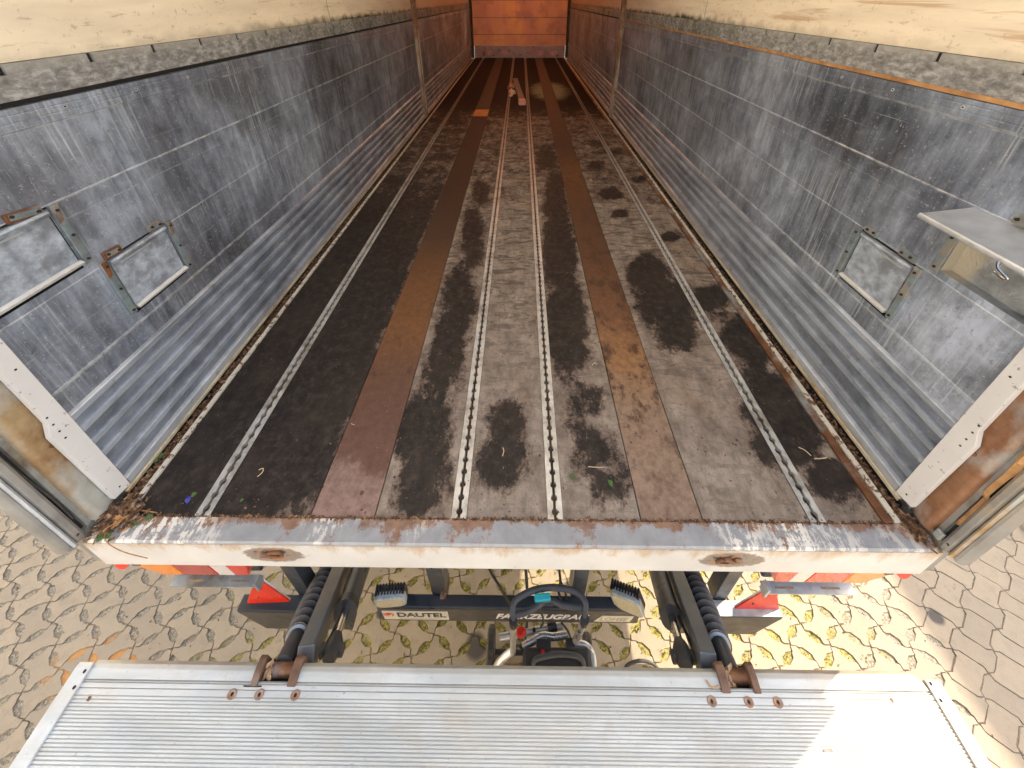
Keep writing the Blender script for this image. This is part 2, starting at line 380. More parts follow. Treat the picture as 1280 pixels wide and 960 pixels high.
# ------------------------------------------------------------------ mesh helpers
class MB:
    def __init__(s): s.v = []; s.f = []
    def quad(s, *p):
        b = len(s.v); s.v += [tuple(q) for q in p]; s.f.append(tuple(range(b, b + len(p)))); return s
    def box(s, x0, x1, y0, y1, z0, z1):
        b = len(s.v)
        s.v += [(x, y, z) for z in (z0, z1) for y in (y0, y1) for x in (x0, x1)]
        s.f += [tuple(b + i for i in q) for q in ((0, 2, 3, 1), (4, 5, 7, 6), (0, 1, 5, 4), (2, 6, 7, 3), (0, 4, 6, 2), (1, 3, 7, 5))]
        return s
    def obox(s, c, ax, ay, az):      # oriented box: centre and three half-axis vectors
        b = len(s.v); c = Vector(c); ax, ay, az = Vector(ax), Vector(ay), Vector(az)
        s.v += [tuple(c + ax * i + ay * j + az * k) for k in (-1, 1) for j in (-1, 1) for i in (-1, 1)]
        s.f += [tuple(b + i for i in q) for q in ((0, 2, 3, 1), (4, 5, 7, 6), (0, 1, 5, 4), (2, 6, 7, 3), (0, 4, 6, 2), (1, 3, 7, 5))]
        return s
    def prism(s, poly, fn, a, b):    # fn(u, v, w) -> point; poly in (u,v), extruded w from a to b
        o = len(s.v); n = len(poly)
        s.v += [fn(u, v, a) for u, v in poly] + [fn(u, v, b) for u, v in poly]
        s.f += [tuple(o + i for i in range(n))[::-1], tuple(o + n + i for i in range(n))]
        s.f += [(o + i, o + (i + 1) % n, o + n + (i + 1) % n, o + n + i) for i in range(n)]
        return s
    def tube(s, pts, r, n=10, cap=True, closed=False):
        pts = [Vector(p) for p in pts]; m = len(pts)
        rs = r if isinstance(r, (list, tuple)) else [r] * m
        o = len(s.v); up = None
        for i, p in enumerate(pts):
            t = (pts[min(i + 1, m - 1)] - pts[max(i - 1, 0)])
            if closed: t = pts[(i + 1) % m] - pts[i - 1]
            t.normalize()
            if up is None: up = Vector((0, 0, 1)) if abs(t.z) < .9 else Vector((0, 1, 0))
            a = t.cross(up).normalized(); up = a.cross(t).normalized()
            for k in range(n):
                q = p + (a * math.cos(2 * PI * k / n) + up * math.sin(2 * PI * k / n)) * rs[i]
                s.v.append(tuple(q))
        for i in range(m if closed else m - 1):
            j = (i + 1) % m
            for k in range(n):
                s.f.append((o + i * n + k, o + i * n + (k + 1) % n, o + j * n + (k + 1) % n, o + j * n + k))
        if cap and not closed:
            s.f.append(tuple(o + k for k in range(n))[::-1]); s.f.append(tuple(o + (m - 1) * n + k for k in range(n)))
        return s
    def cyl(s, a, b, r, n=16): return s.tube([a, b], r, n)
    def build(s, name, mat, parent=None, smooth=False, bevel=0, fix=True):
        me = bpy.data.meshes.new(name); me.from_pydata(s.v, [], s.f); me.update()
        if fix:
            import bmesh
            bm = bmesh.new(); bm.from_mesh(me); bmesh.ops.recalc_face_normals(bm, faces=bm.faces); bm.to_mesh(me); bm.free()
        me.materials.append(M[mat] if isinstance(mat, str) else mat)
        o = bpy.data.objects.new(name, me); COL.objects.link(o)
        if parent is not None:
            o.parent = parent
            p = parent; off = Vector((0, 0, 0))
            while p is not None: off += p.location; p = p.parent
            o.location = -off
        if smooth:
            me.polygons.foreach_set('use_smooth', [True] * len(me.polygons))
            me.set_sharp_from_angle(angle=math.radians(38))
        if bevel:
            b = o.modifiers.new('bevel', 'BEVEL'); b.width = bevel; b.segments = 2; b.limit_method = 'ANGLE'
        return o

def tag(o, label=None, cat=None, group=None, kind=None):
    if label: o['label'] = label
    if cat: o['category'] = cat
    if group: o['group'] = group
    if kind: o['kind'] = kind
    return o
def thing(name, loc, label, cat, group=None):
    o = bpy.data.objects.new(name, None); COL.objects.link(o); o.location = loc; o.empty_display_size = .1
    return tag(o, label, cat, group)
def arc(cx, cy, r, a0, a1, n):
    return [(cx + r * math.cos(math.radians(a0 + (a1 - a0) * i / n)), cy + r * math.sin(math.radians(a0 + (a1 - a0) * i / n))) for i in range(n + 1)]
def spline(pts, k=6):
    pts = [Vector(p) for p in pts]; out = []
    for i in range(len(pts) - 1):
        p0 = pts[max(i - 1, 0)]; p1 = pts[i]; p2 = pts[i + 1]; p3 = pts[min(i + 2, len(pts) - 1)]
        for j in range(k):
            t = j / k
            out.append(.5 * ((2 * p1) + (p2 - p0) * t + (2 * p0 - 5 * p1 + 4 * p2 - p3) * t * t + (3 * p1 - p0 - 3 * p2 + p3) * t ** 3))
    out.append(pts[-1]); return out

# ------------------------------------------------------------------ the ground
b = MB(); b.quad((-150, -150, GZ - .03), (150, -150, GZ - .03), (150, 150, GZ - .03), (-150, 150, GZ - .03))
tag(b.build('ground', 'yard', fix=False), kind='structure')
PX, PY = .1771, .127
X0, Y0 = -2.303, .235
RX0, RX1, RY0, RY1 = -5.0, 5.0, -1.9, 3.6
b = MB(); b.quad((RX0 - .1, RY0 - .1, GZ - .005), (RX1 + .1, RY0 - .1, GZ - .005), (RX1 + .1, RY1 + .1, GZ - .005), (RX0 - .1, RY1 + .1, GZ - .005))
tag(b.build('paving_bed', 'joint', fix=False), kind='structure')

def edge_pts(A, B, hole):     # unit lattice space; returns list of (point, halfwidth)
    A = np.array(A); B = np.array(B); d = B - A; L = np.hypot(*d); d = d / L
    th = math.radians(38)
    def rot(v, t): return np.array([v[0] * math.cos(t) - v[1] * math.sin(t), v[0] * math.sin(t) + v[1] * math.cos(t)])
    P1 = A + rot(d, th) * L * .19; P2 = B - rot(d, -th) * L * .19
    w = .008
    out = [(A, .012), (P1, w)]
    h = .078 if hole else 0
    for t, k in ((.10, .1), (.28, 1.0), (.72, 1.0), (.90, .1)):
        out.append((P1 + (P2 - P1) * t, w + h * k))
    out += [(P2, w), (B, .012)]
    return out
holes = []
def make_paving():
    V = []; F = []; T = []
    r = np.random.RandomState(3)
    imin = int((RX0 - X0) / PX) - 1; imax = int((RX1 - X0) / PX) + 1
    jmin = int((RY0 - Y0) / PY) - 1; jmax = int((RY1 - Y0) / PY) + 1
    def isA(p): return abs(p[0] - round(p[0])) < .25
    # lattice space unit: A at integers, B at half-integers (space then scaled)
    def E(P, Q, hole):       # always evaluate from the A-type node
        if isA(P): return edge_pts(P, Q, hole)
        return edge_pts(Q, P, hole)[::-1]
    for i in range(imin, imax):
        for j in range(jmin, jmax):
            for c in ((i + .5, j + 0.), (i + 0., j + .5)):
                cx = X0 + c[0] * PX
                cyv = Y0 + c[1] * PY - .0104 * (cx - X0)
                if not (RX0 < cx < RX1 and RY0 < cyv < RY1): continue
                C = np.array(c)
                nodes = [C + (-.5, 0), C + (0, .5), C + (.5, 0), C + (0, -.5)]
                ring = []
                for k in range(4):
                    P, Q = nodes[k], nodes[(k + 1) % 4]
                    mid = (P + Q) / 2; mx = X0 + mid[0] * PX
                    my = Y0 + mid[1] * PY
                    lim = 1.86 + .05 * math.sin(my * 11)
                    hole = mx < lim
                    if hole and k in (0, 1): holes.append((mx, my - .0104 * (mx - X0)))
                    d = (Q - P) / np.hypot(*(Q - P)); nrm = np.array([-d[1], d[0]])
                    if np.dot(nrm, C - mid) < 0: nrm = -nrm
                    pts = E(tuple(P), tuple(Q), hole)
                    for q, (p, w) in enumerate(pts[:-1]):
                        if q == 0:
                            v = C - p; ring.append(p + v / np.hypot(*v) * .02)
                        else: ring.append(p + nrm * w + r.randn(2) * .004)
                n = len(ring); o = len(V)
                dz = r.randn() * .0009; tx, ty = r.randn(2) * .0015
                for (sc, z) in ((1.0, -.022), (1.0, -.0030), (.965, 0)):
                    for p in ring:
                        q = C + (p - C) * sc
                        x = X0 + q[0] * PX; y = Y0 + q[1] * PY - .0104 * (x - X0)
                        V.append((x, y, GZ + z + dz + tx * (q[0] - C[0]) + ty * (q[1] - C[1])))
                for a in (0, 1):
                    for k in range(n):
                        F.append((o + a * n + k, o + (a + 1) * n + k, o + (a + 1) * n + (k + 1) % n, o + a * n + (k + 1) % n))
                F.append(tuple(o + 2 * n + k for k in range(n))[::-1])
                T += [r.rand()] * (2 * n + 1)
    me = bpy.data.meshes.new('paving'); me.from_pydata(V, [], F); me.update()
    at = me.attributes.new('tone', 'FLOAT', 'FACE'); at.data.foreach_set('value', T)
    me.materials.append(M['paver'])
    o = bpy.data.objects.new('paving', me); COL.objects.link(o); tag(o, kind='structure')
make_paving()

def make_moss():
    b = MB()
    for (x, y) in holes:
        if not (-1.9 < x < 1.9 and -.4 < y < 1.2): continue
        k = max(0, 1.25 - abs(x - .15) * .75) * rnd.uniform(.2, 1.3)
        for _ in range(int(26 * k)):
            a = rnd.uniform(0, 2 * PI); d = rnd.random() ** .7
            px = x + math.cos(a) * d * .016; py = y + math.sin(a) * d * .013
            h = rnd.uniform(.003, .013); w = rnd.uniform(.0012, .003); t = rnd.uniform(0, PI)
            c, s = math.cos(t) * w, math.sin(t) * w
            lx, ly = rnd.uniform(-.006, .006), rnd.uniform(-.006, .006)
            z = GZ - .006
            b.quad((px - c, py - s, z), (px + c, py + s, z), (px + c * .3 + lx, py + s * .3 + ly, z + h), (px - c * .4 + lx, py - s * .4 + ly, z + h))
    tag(b.build('moss', 'moss', fix=False), 'yellow green moss growing in the drain holes between the pavers', 'moss', kind='stuff')
make_moss()

# ------------------------------------------------------------------ the trailer
TR = thing('cargo_trailer', (0, 0, 0), 'long open cargo trailer with grey aluminium side walls and stained board floor', 'trailer')
W = 1.24; LEN = 9.74; TOP = 2.5

# stain ellipses on the floor: cx, cy, rx, ry, shear, strength
ST = [(-1.16, 0.29, 0.256, 0.24, -0.82, 1.2), (-1.19, 0.58, 0.237, 0.303, -0.7, 1.2), (-1.2, 0.92, 0.238, 0.423, -0.6, 1.2), (-1.18, 1.67, 0.317, 0.664, -0.45, 1.1), (-0.81, 0.38, 0.18, 0.269, -0.54, 1.2), (-0.8, 0.72, 0.18, 0.347, -0.45, 1.2), (-0.88, 1.23, 0.204, 0.482, -0.39, 1.1), (-0.95, 1.69, 0.164, 0.495, -0.35, 1), (-0.98, 2.29, 0.202, 0.293, -0.29, 0.7), (-0.88, 3.09, 0.207, 0.311, -0.22, 0.6), (-1.19, 1.23, 0.23, 0.421, -0.52, 1.0), (-0.83, 0.19, 0.162, 0.118, -0.62, 1.0), (-0.31, 0.3, 0.092, 0.189, -0.24, 1.0), (-0.31, 0.14, 0.073, 0.077, -0.26, 0.9), (-0.3, 0.73, 0.082, 0.223, -0.17, 0.9), (-0.29, 1.01, 0.085, 0.264, -0.15, 1.0), (-0.29, 1.58, 0.079, 0.413, -0.12, 0.9), (-0.32, 0.55, 0.075, 0.111, -0.21, 0.8), (-0.3, 2.22, 0.079, 0.281, -0.1, 0.8), (-0.02, 0.35, 0.078, 0.088, -0.04, 0.95), (-0.04, 0.22, 0.082, 0.086, -0.05, 0.95), (0.03, 0.27, 0.051, 0.078, 0.0, 0.6), (-0.02, 3.32, 0.121, 0.247, -0.01, 0.5), (-0.04, 2.2, 0.132, 0.168, -0.02, 0.4), (0.26, 0.89, 0.095, 0.313, 0.11, 1.1), (0.28, 1.45, 0.099, 0.492, 0.09, 1.1), (0.31, 2.15, 0.088, 0.529, 0.08, 1.0), (0.27, 0.67, 0.086, 0.085, 0.12, 0.9), (0.3, 0.44, 0.089, 0.073, 0.17, 0.7), (0.28, 0.25, 0.084, 0.101, 0.17, 0.75), (0.33, 0.15, 0.078, 0.067, 0.22, 0.7), (0.25, 0.32, 0.065, 0.062, 0.15, 0.6), (0.28, 2.9, 0.11, 0.363, 0.06, 0.9), (0.77, 1.19, 0.11, 0.192, 0.31, 1.1), (0.79, 0.97, 0.134, 0.17, 0.35, 1.1), (0.78, 0.78, 0.099, 0.105, 0.37, 1.0), (0.76, 2.18, 0.11, 0.096, 0.21, 1.1), (0.77, 1.87, 0.071, 0.069, 0.23, 1.0), (0.75, 2.74, 0.106, 0.094, 0.18, 0.9), (0.88, 3.32, 0.121, 0.123, 0.18, 0.8), (1.04, 1.0, 0.101, 0.099, 0.45, 1.1), (1.07, 0.76, 0.09, 0.111, 0.52, 1.1), (1.07, 0.64, 0.071, 0.122, 0.56, 0.95), (1.03, 0.46, 0.114, 0.132, 0.6, 1.0), (1.02, 0.32, 0.122, 0.112, 0.65, 1.1), (1.07, 0.18, 0.095, 0.064, 0.75, 0.9), (1.03, 1.57, 0.075, 0.065, 0.35, 0.8), (1.08, 2.43, 0.098, 0.095, 0.29, 0.7), (1.02, 3.08, 0.115, 0.111, 0.23, 0.6), (1.05, 0.88, 0.048, 0.063, 0.48, 0.7), (-0.92, 4.21, 0.313, 0.353, -0.18, 0.7), (-1.02, 3.72, 0.381, 0.293, -0.22, 0.6)]
def board(x0, x1, mat, name='floor_board', label=None):
    xs = np.linspace(x0, x1, max(3, int((x1 - x0) / .03)))
    ys = np.concatenate([np.arange(.062, 2, .03), np.arange(2, 9.7, .08), [9.72]])
    X, Y = np.meshgrid(xs, ys); n = len(xs)
    V = [(x, y, 0) for x, y in zip(X.ravel(), Y.ravel())]
    F = [(j * n + i, j * n + i + 1, (j + 1) * n + i + 1, (j + 1) * n + i) for j in range(len(ys) - 1) for i in range(n - 1)]
    o0 = len(V)                                   # edge skirts give the board its thickness
    per = [i for i in range(n)] + [j * n + n - 1 for j in range(1, len(ys))] + [(len(ys) - 1) * n + i for i in range(n - 2, -1, -1)] + [j * n for j in range(len(ys) - 2, 0, -1)]
    V += [(V[i][0], V[i][1], -.027) for i in per]
    for k in range(len(per)):
        k2 = (k + 1) % len(per); F.append((per[k], o0 + k, o0 + k2, per[k2]))
    s = np.zeros(X.shape)
    for cx, cy, rx, ry, sh, st in ST:
        dy = Y - cy; d = np.sqrt(((X - cx - sh * dy) / rx) ** 2 + (dy / ry) ** 2)
        s = np.maximum(s, st * np.clip(1.55 - d, 0, 1))
    left = np.clip((-.60 - X) / .03, 0, 1)
    base = left * (.58 + .37 * np.clip((2.6 - Y) / 1.0, 0, 1))                                  # left boards still hold their black film
    corner = np.clip(1 - np.hypot((X + .69) / .07, (Y - .11) / .09), 0, 1)
    base = base - corner * 1.2
    s = np.maximum(s, base)
    s = np.maximum(s, np.clip((Y - 1.1) / 1.5, 0, 1) * np.where((X > -.14) & (X < .13), .36, .47))
    s = np.maximum(s, np.clip((Y - 3.4) / 2.2, 0, .8) * 1.3)
    s = np.maximum(s, .22 * np.clip((X - .9) / .1, 0, 1))
    A = np.concatenate([s.ravel(), [s.ravel()[i] for i in per]])
    me = bpy.data.meshes.new(name); me.from_pydata(V, [], F); me.update()
    at = me.attributes.new('stain', 'FLOAT', 'POINT'); at.data.foreach_set('value', A.astype(np.float32))
    me.materials.append(M[mat]); o = bpy.data.objects.new(name, me); COL.objects.link(o); o.parent = TR
    if label: o['label'] = label
    return o
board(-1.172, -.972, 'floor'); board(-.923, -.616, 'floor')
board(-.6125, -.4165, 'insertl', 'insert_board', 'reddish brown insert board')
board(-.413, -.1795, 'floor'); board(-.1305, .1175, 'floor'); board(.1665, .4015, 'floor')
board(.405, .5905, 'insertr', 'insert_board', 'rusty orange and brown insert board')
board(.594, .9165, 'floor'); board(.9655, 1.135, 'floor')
MB().box(-1.272, 1.272, .034, 9.73, -.06, -.0275).build('subfloor', 'dark', TR)

def rail(cx):
    b = MB(); w = .0235; pitch = .036; hw = .0045; hr = .0105
    for s in (-1, 1):
        inner = []
        y = .062
        while y < 9.6:
            if y < 5.5:
                inner.append((y, hw)); inner.append((y + pitch * .28, hw))
                for k in range(5):
                    a = PI * k / 4; inner.append((y + pitch * .5 - math.cos(a) * pitch * .24, hw + math.sin(a) * (hr - hw)))
                y += pitch
            else: inner.append((y, hw)); y += .5
        inner.append((9.72, hw))
        n = len(inner); o = len(b.v)
        for (y, d) in inner:
            b.v += [(cx + s * w, y, .0025), (cx + s * d, y, .0025), (cx + s * d, y, -.014), (cx + s * w, y, -.02)]
        for i in range(n - 1):
            for k in range(3):
                b.f.append((o + 4 * i + k, o + 4 * i + k + 1, o + 4 * i + 4 + k + 1, o + 4 * i + 4 + k))
        b.f.append((o, o + 1, o + 2, o + 3))
    r = b.build('floor_rail', 'railmat', TR)
    MB().box(cx - w + .001, cx + w - .001, .063, 9.72, -.02, -.012).build('rail_channel', 'raildirt', r)
def mat_rail():
    g = G('rail_aluminium')
    c = g.ramp(g.noise(14, 6, .65), [(.3, (.42, .42, .40)), (.7, (.66, .67, .65))])
    y = g.xyz()[1]
    c = g.mix(g.step(g.noise(9, 6, .7), .5, .66, 0, .65), c, (.16, .12, .085))
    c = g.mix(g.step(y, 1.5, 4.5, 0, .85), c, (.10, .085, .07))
    return g.out(c, .45, .5, g.bump(g.noise(60, 4), .15, .0006))
M['railmat'] = mat_rail()
M['raildirt'] = simple('rail_dirt', (.10, .06, .035), .9, 0, .6, 16, .3, (.03, .022, .018))
for cx in (-.9475, -.155, .142, .941): rail(cx)

# gutters along both walls
gl = MB(); gl.box(-1.192, -1.176, .10, 9.7, -.02, .004); gl.build('floor_edge_strip', 'peel', TR)
gr_ = MB(); gr_.box(1.139, 1.168, .062, 9.7, -.02, .003); gr_.build('floor_edge_strip', 'rust', TR)
gr_ = MB(); gr_.box(1.172, 1.190, .062, 9.7, -.02, .005); gr_.build('floor_edge_strip', 'peel', TR)['label'] = 'white peeling edge strip'

# sill
b = MB(); poly = [(.0595, 0), (.004, 0), (.0, -.004), (.0, -.012), (.0595, -.012)]
b.prism(poly, lambda u, v, w: (w, u, v), -1.245, 1.245); b.build('sill_plate', 'silltop', TR)
b = MB(); poly = [(-.001, -.0125), (-.001, -.155), (.004, -.160), (.03, -.160), (.03, -.15), (.012, -.15), (.012, -.0125)]
b.prism(poly, lambda u, v, w: (w, u, v), -1.262, 1.262); sf = b.build('sill_face', 'sillface', TR)
for cx in (-.715, .668):
    b = MB()
    for k in range(5):
        b.obox((cx + rnd.uniform(-.035, .045), -.006, -.06 + rnd.uniform(-.012, .012)), (rnd.uniform(.008, .022), 0, rnd.uniform(-.004, .004)), (0, .004, .001), (.001, 0, rnd.uniform(.004, .009)))
    b.build('buffer_remnant', 'rust', sf, bevel=.002)

def wp(s, d, y, z): return (s * (W - d), y, z)    # d = how far proud of the wall

def studs(name, mat, parent, lst, n=8):
    for a, c, r in lst: MB().cyl(a, c, r, n).build(name, mat, parent)
def bolts(s, pts, d, r=.004, name='screw', parent=None):
    studs(name, 'dark', parent, [(wp(s, d, y, z), wp(s, d + .004, y, z), r) for y, z in pts])
def panel(s, y0, y1, pockets, name='side_panel'):
    prof = [(0, .385), (0, .463), (0.0035, .465), (0, .467), (0, .70), (.0015, .701), (0, .703), (0, .929), (.003, .931), (0, .933), (0, 1.126), (.006, 1.131), (.006, 1.147), (.004, 1.149), (.006, 1.151), (.006, 1.166), (.004, 1.168), (.006, 1.17), (.006, 1.183), (-.03, 1.185)]
    zs = sorted({round(z, 4) for p in pockets for z in p[2:4]})
    def dep(z):
        for (d0, z0), (d1, z1) in zip(prof, prof[1:]):
            if z0 <= z <= z1: return d0 + (d1 - d0) * (z - z0) / (z1 - z0)
    prof = sorted(prof + [(dep(z), z) for z in zs if all(abs(z - p[1]) > 5e-4 for p in prof)], key=lambda p: p[1])
    ys = sorted({y0, y1} | {y for p in pockets for y in p[:2]})
    b = MB(); n = len(prof)
    for y in ys:
        for d, z in prof: b.v.append(wp(s, d, y, z))
    for j in range(len(ys) - 1):
        for i in range(n - 1):
            cy = (ys[j] + ys[j + 1]) / 2; cz = (prof[i][1] + prof[i + 1][1]) / 2
            if any(p[0] < cy < p[1] and p[2] < cz < p[3] for p in pockets): continue
            b.f.append((j * n + i, j * n + i + 1, (j + 1) * n + i + 1, (j + 1) * n + i))
    o = b.build(name, 'alu', TR, fix=False)
    # corrugated lower part
    prof = [(.012, .022), (.014, .03), (.014, .055), (0, .062), (0, .100), (.012, .104), (.012, .122), (0, .126), (0, .181), (.012, .185), (.012, .203), (0, .207), (0, .243), (.012, .247), (.012, .263), (0, .267), (0, .303), (.012, .307), (.012, .326), (0, .330), (0, .356), (.010, .36), (.010, .378), (0, .385)]
    b = MB(); n = len(prof)
    for y in (max(y0, .1345), y1):
        for d, z in prof: b.v.append(wp(s, d, y, z))
    for i in range(n - 1): b.f.append((i, i + 1, n + i + 1, n + i))
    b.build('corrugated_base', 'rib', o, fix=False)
    b = MB()                                    # crumpled yellowed lip
    m = int((y1 - y0) / .05)
    for k in range(m + 1):
        y = y0 + (y1 - y0) * k / m; w = rnd.uniform(-.0018, .0018)
        b.v += [wp(s, .010, y, .022), wp(s, .016 + w, y, .018 + w), wp(s, .015 + w, y, .006 + w)]
    for k in range(m):
        for q in (0, 1): b.f.append((3 * k + q, 3 * k + q + 1, 3 * k + 4 + q, 3 * k + 3 + q))
    b.build('panel_lip', 'yellowlip', o, fix=False)
    # backing sheet, pockets and rivets
    MB().box(min(s * (W + .034), s * (W + .04)), max(s * (W + .034), s * (W + .04)), y0, y1, -.1, 1.185).build('outer_skin', 'greypaint', o)
    for p in pockets:
        q = MB(); a, c, e, f = p[:4]; D = -.032
        q.quad(wp(s, 0, a, e), wp(s, 0, c, e), wp(s, D, c, e), wp(s, D, a, e))
        q.quad(wp(s, 0, a, f), wp(s, 0, c, f), wp(s, D, c, f), wp(s, D, a, f))
        q.quad(wp(s, 0, a, e), wp(s, 0, a, f), wp(s, D, a, f), wp(s, D, a, e))
        q.quad(wp(s, 0, c, e), wp(s, 0, c, f), wp(s, D, c, f), wp(s, D, c, e))
        q.quad(wp(s, D, a, e), wp(s, D, c, e), wp(s, D, c, f), wp(s, D, a, f))
        q.build('step_pocket', 'pocket' if p[4] else 'slit', o, fix=False)
    y = y0 + .40
    while y < min(y1, 4.3) - .05:
        studs('rivet', 'rivet', o, [(wp(s, .0062, y, 1.1595), wp(s, .0072, y, 1.1595), .0055)], 10); studs('rivet_hole', 'dark', o, [(wp(s, .0072, y, 1.1595), wp(s, .0076, y, 1.1595), .0025)]); y += .2125
    return o
def mat_pocket():
    g = G('crumpled_pocket_sheet')
    c = g.ramp(g.noise(14, 6, .65), [(.3, (.14, .155, .17)), (.6, (.32, .36, .40)), (.75, (.48, .5, .5))])
    y = g.xyz()[1]
    c = g.mix(g.step(g.math('ADD', y, g.math('MULTIPLY', g.noise(20, 4), .04)), .325, .345), c, (.38, .36, .31))
    return g.out(c, .5, .25, g.bump(g.noise(16, 4, .6, 1.5), .8, .012))
M['pocket'] = mat_pocket()
M['rivet'] = simple('pale_rivet', (.55, .57, .6), .4, .6)
LP = panel(-1, .115, 4.24, [(.150, .355, .727, .915, 0), (.405, .612, .495, .695, 0)])
LF = panel(-1, 4.42, 9.56, [])
RP = panel(1, .115, 4.24, [(.160, .362, .725, .925, 1), (.415, .612, .480, .685, 0)])
RF = panel(1, 4.42, 9.56, [])

# folding steps
def hinge_tab(s, y0, y1, z0, z1, sl, parent, mat):
    b = MB(); b.prism([(y0, z0), (y1, z0 + sl), (y1, z1 + sl), (y0, z1)], lambda u, v, w: wp(s, w, u, v), .001, .008)
    o = b.build('hinge_tab', mat, parent, bevel=.0015)
    bolts(s, [(y0 + .011, (z0 + z1) / 2 + .002), (y1 - .011, (z0 + z1) / 2 + sl)], .0095, .0042, 'screw', o)
    q = MB(); q.prism([(y0 + .006, z0 + .006), (y1 - .006, z0 + sl + .006), (y1 - .010, z1 + sl - .005), (y0 + .008, z1 - .005)], lambda u, v, w: wp(s, w, u, v), .0082, .0094)
    q.build('tab_plate', 'bluezinc', o)
def step_closed(s, y0, y1, z0, z1, par, brackets, rusty):
    b = MB()
    prof = [(.005, z0 + .014), (.005, z1 - .022), (.011, z1 - .018), (.015, z1 - .009), (.011, z1 - .003), (-.004, z1 - .002), (-.004, z0 + .014)]
    b.prism(prof, lambda u, v, w: wp(s, u, w, v), y0 + .006, y1 - .006)
    o = b.build('step_plate', 'platealu', par, smooth=True)
    q = MB(); q.box(*sorted((wp(s, .0003, 0, 0)[0], wp(s, .0018, 0, 0)[0])), y0 - .003, y1 + .003, z1 - .001, z1 + .005); q.build('gap_shadow_strip', 'slit', o)  # dark strip painted on as the gap shadow above the plate
    q = MB(); q.prism([(-.004, z0 + .016), (.010, z0 + .017), (.019, z0 + .011), (.019, z0 + .005), (-.004, z0 + .006)], lambda u, v, w: wp(s, u, w, v), y0 + .004, y1 - .004)
    q.build('plate_lip', 'palealu', o)
    q = MB(); q.box(min(wp(s, .005, 0, 0)[0], wp(s, .0075, 0, 0)[0]), max(wp(s, .005, 0, 0)[0], wp(s, .0075, 0, 0)[0]), y0 + .03, y1 - .07, z1 - .030, z1 - .025)
    q.build('scuff_strip', 'palealu', o)
    for (ya, yb) in brackets:
        q = MB(); q.prism([(ya, z0 - .004), (yb, z0 - .004), (yb, z1 + .006), (ya, z1 + .006)], lambda u, v, w: wp(s, w, u, v), .001, .011)
        k = q.build('side_bracket', 'bluezinc', par, bevel=.0012)
        ym = (ya + yb) / 2; bolts(s, [(ym, z0 + .01), (ym, (z0 + z1) / 2), (ym, z1 - .012)], .011, .004, 'bolt', k)
        t = .02
        r = MB(); r.prism([(ya, z1 - .05), (ya + t * .6, z1 - .045), (yb, z1 + .006), (ya, z1 + .006)], lambda u, v, w: wp(s, w, u, v), .0112, .0118) 
        if rusty: r.build('rust_patch', 'rust', k)
    return o
M['platealu'] = simple('dull_step_aluminium', (.33, .39, .47), .48, .3, .45, 34, .25, (.20, .23, .27))
M['palealu'] = simple('pale_worn_aluminium', (.50, .53, .56), .4, .5, .2, 20, .1)
step_closed(-1, .150, .355, .740, .925, TR, [(.357, .378)], True)
hinge_tab(-1, .272, .345, .928, .955, -.012, TR, 'rust')
step_closed(-1, .405, .612, .510, .708, TR, [(.385, .404), (.614, .633)], True)
hinge_tab(-1, .405, .458, .712, .738, -.004, TR, 'rust'); hinge_tab(-1, .555, .605, .712, .738, -.004, TR, 'rust')
step_closed(1, .415, .612, .495, .692, TR, [(.394, .414), (.614, .632)], False)
hinge_tab(1, .425, .475, .698, .724, 0, TR, 'bluezinc'); hinge_tab(1, .558, .604, .698, .724, 0, TR, 'bluezinc')
# the open step on the right wall
hinge_tab(1, .225, .292, .935, .962, 0, TR, 'zinc')
q = MB(); q.prism([(.363, .715), (.385, .715), (.385, .845), (.363, .845)], lambda u, v, w: wp(1, w, u, v), .001, .007)
k = q.build('side_bracket', 'bluezinc', TR, bevel=.001); bolts(1, [(.374, .73), (.374, .83)], .007, .004, 'bolt', k)
q = MB(); prof = [(0, .930), (.130, .912), (.138, .913), (.142, .909), (.143, .903), (.140, .898), (.134, .898), (.131, .905), (0, .925)]
q.prism(prof, lambda u, v, w: wp(1, u, w, v), .105, .372)
o = q.build('step_plate', 'palealu', TR, smooth=True, bevel=.001); o['label'] = 'folded out aluminium step plate'
q = MB(); q.tube(spline([wp(1, .150, .175, .905), wp(1, .158, .165, .895), wp(1, .156, .145, .885), wp(1, .150, .150, .876), wp(1, .15, .172, .880)], 4), .0025, 6)
q.build('wire_hook', 'chrome', o, smooth=True)

# white end strips
for s in (-1, 1):
    b = MB(); poly = [(.134, .022), (.088, .035), (.081, .372), (.095, .415), (.093, 1.16), (.134, 1.16)]
    b.prism(poly, lambda u, v, w: wp(s, w, u, v), -.004, .012)
    o = b.build('end_strip', 'white', TR, bevel=.001)
    bolts(s, [(.100, .43 - k * .030) for k in range(4)] + [(.112, .055), (.117, .6), (.105, .78)], .0095, .0026, 'screw', o)
    q = MB(); q.box(min(s * 1.238, s * 1.22), max(s * 1.238, s * 1.22), .082, .10, .004, .022); q.build('strip_foot', 'black', o, bevel=.002)

def mk():
    g = G('orange_rust_line'); c = g.ramp(g.noise(20, 5), [(.3, (.25, .11, .04)), (.7, (.50, .28, .13))]); return g.out(c, .7)
M['rustline'] = mk()
M['sealant'] = simple('orange_brown_sealant', (.36, .20, .09), .6, 0, .4, 20, .3, (.20, .10, .05))
M['rusthinge'] = mat_rust('dark_rusty_hinge', (.06, .035, .025), (.20, .11, .07), (.24, .21, .19), .54)
M['rustpost'] = mat_rust('rusty_centre_post', (.12, .06, .035), (.34, .21, .13), (.46, .42, .37), .44)
M['darkpost'] = simple('dark_front_post', (.03, .026, .025), .5, .2)

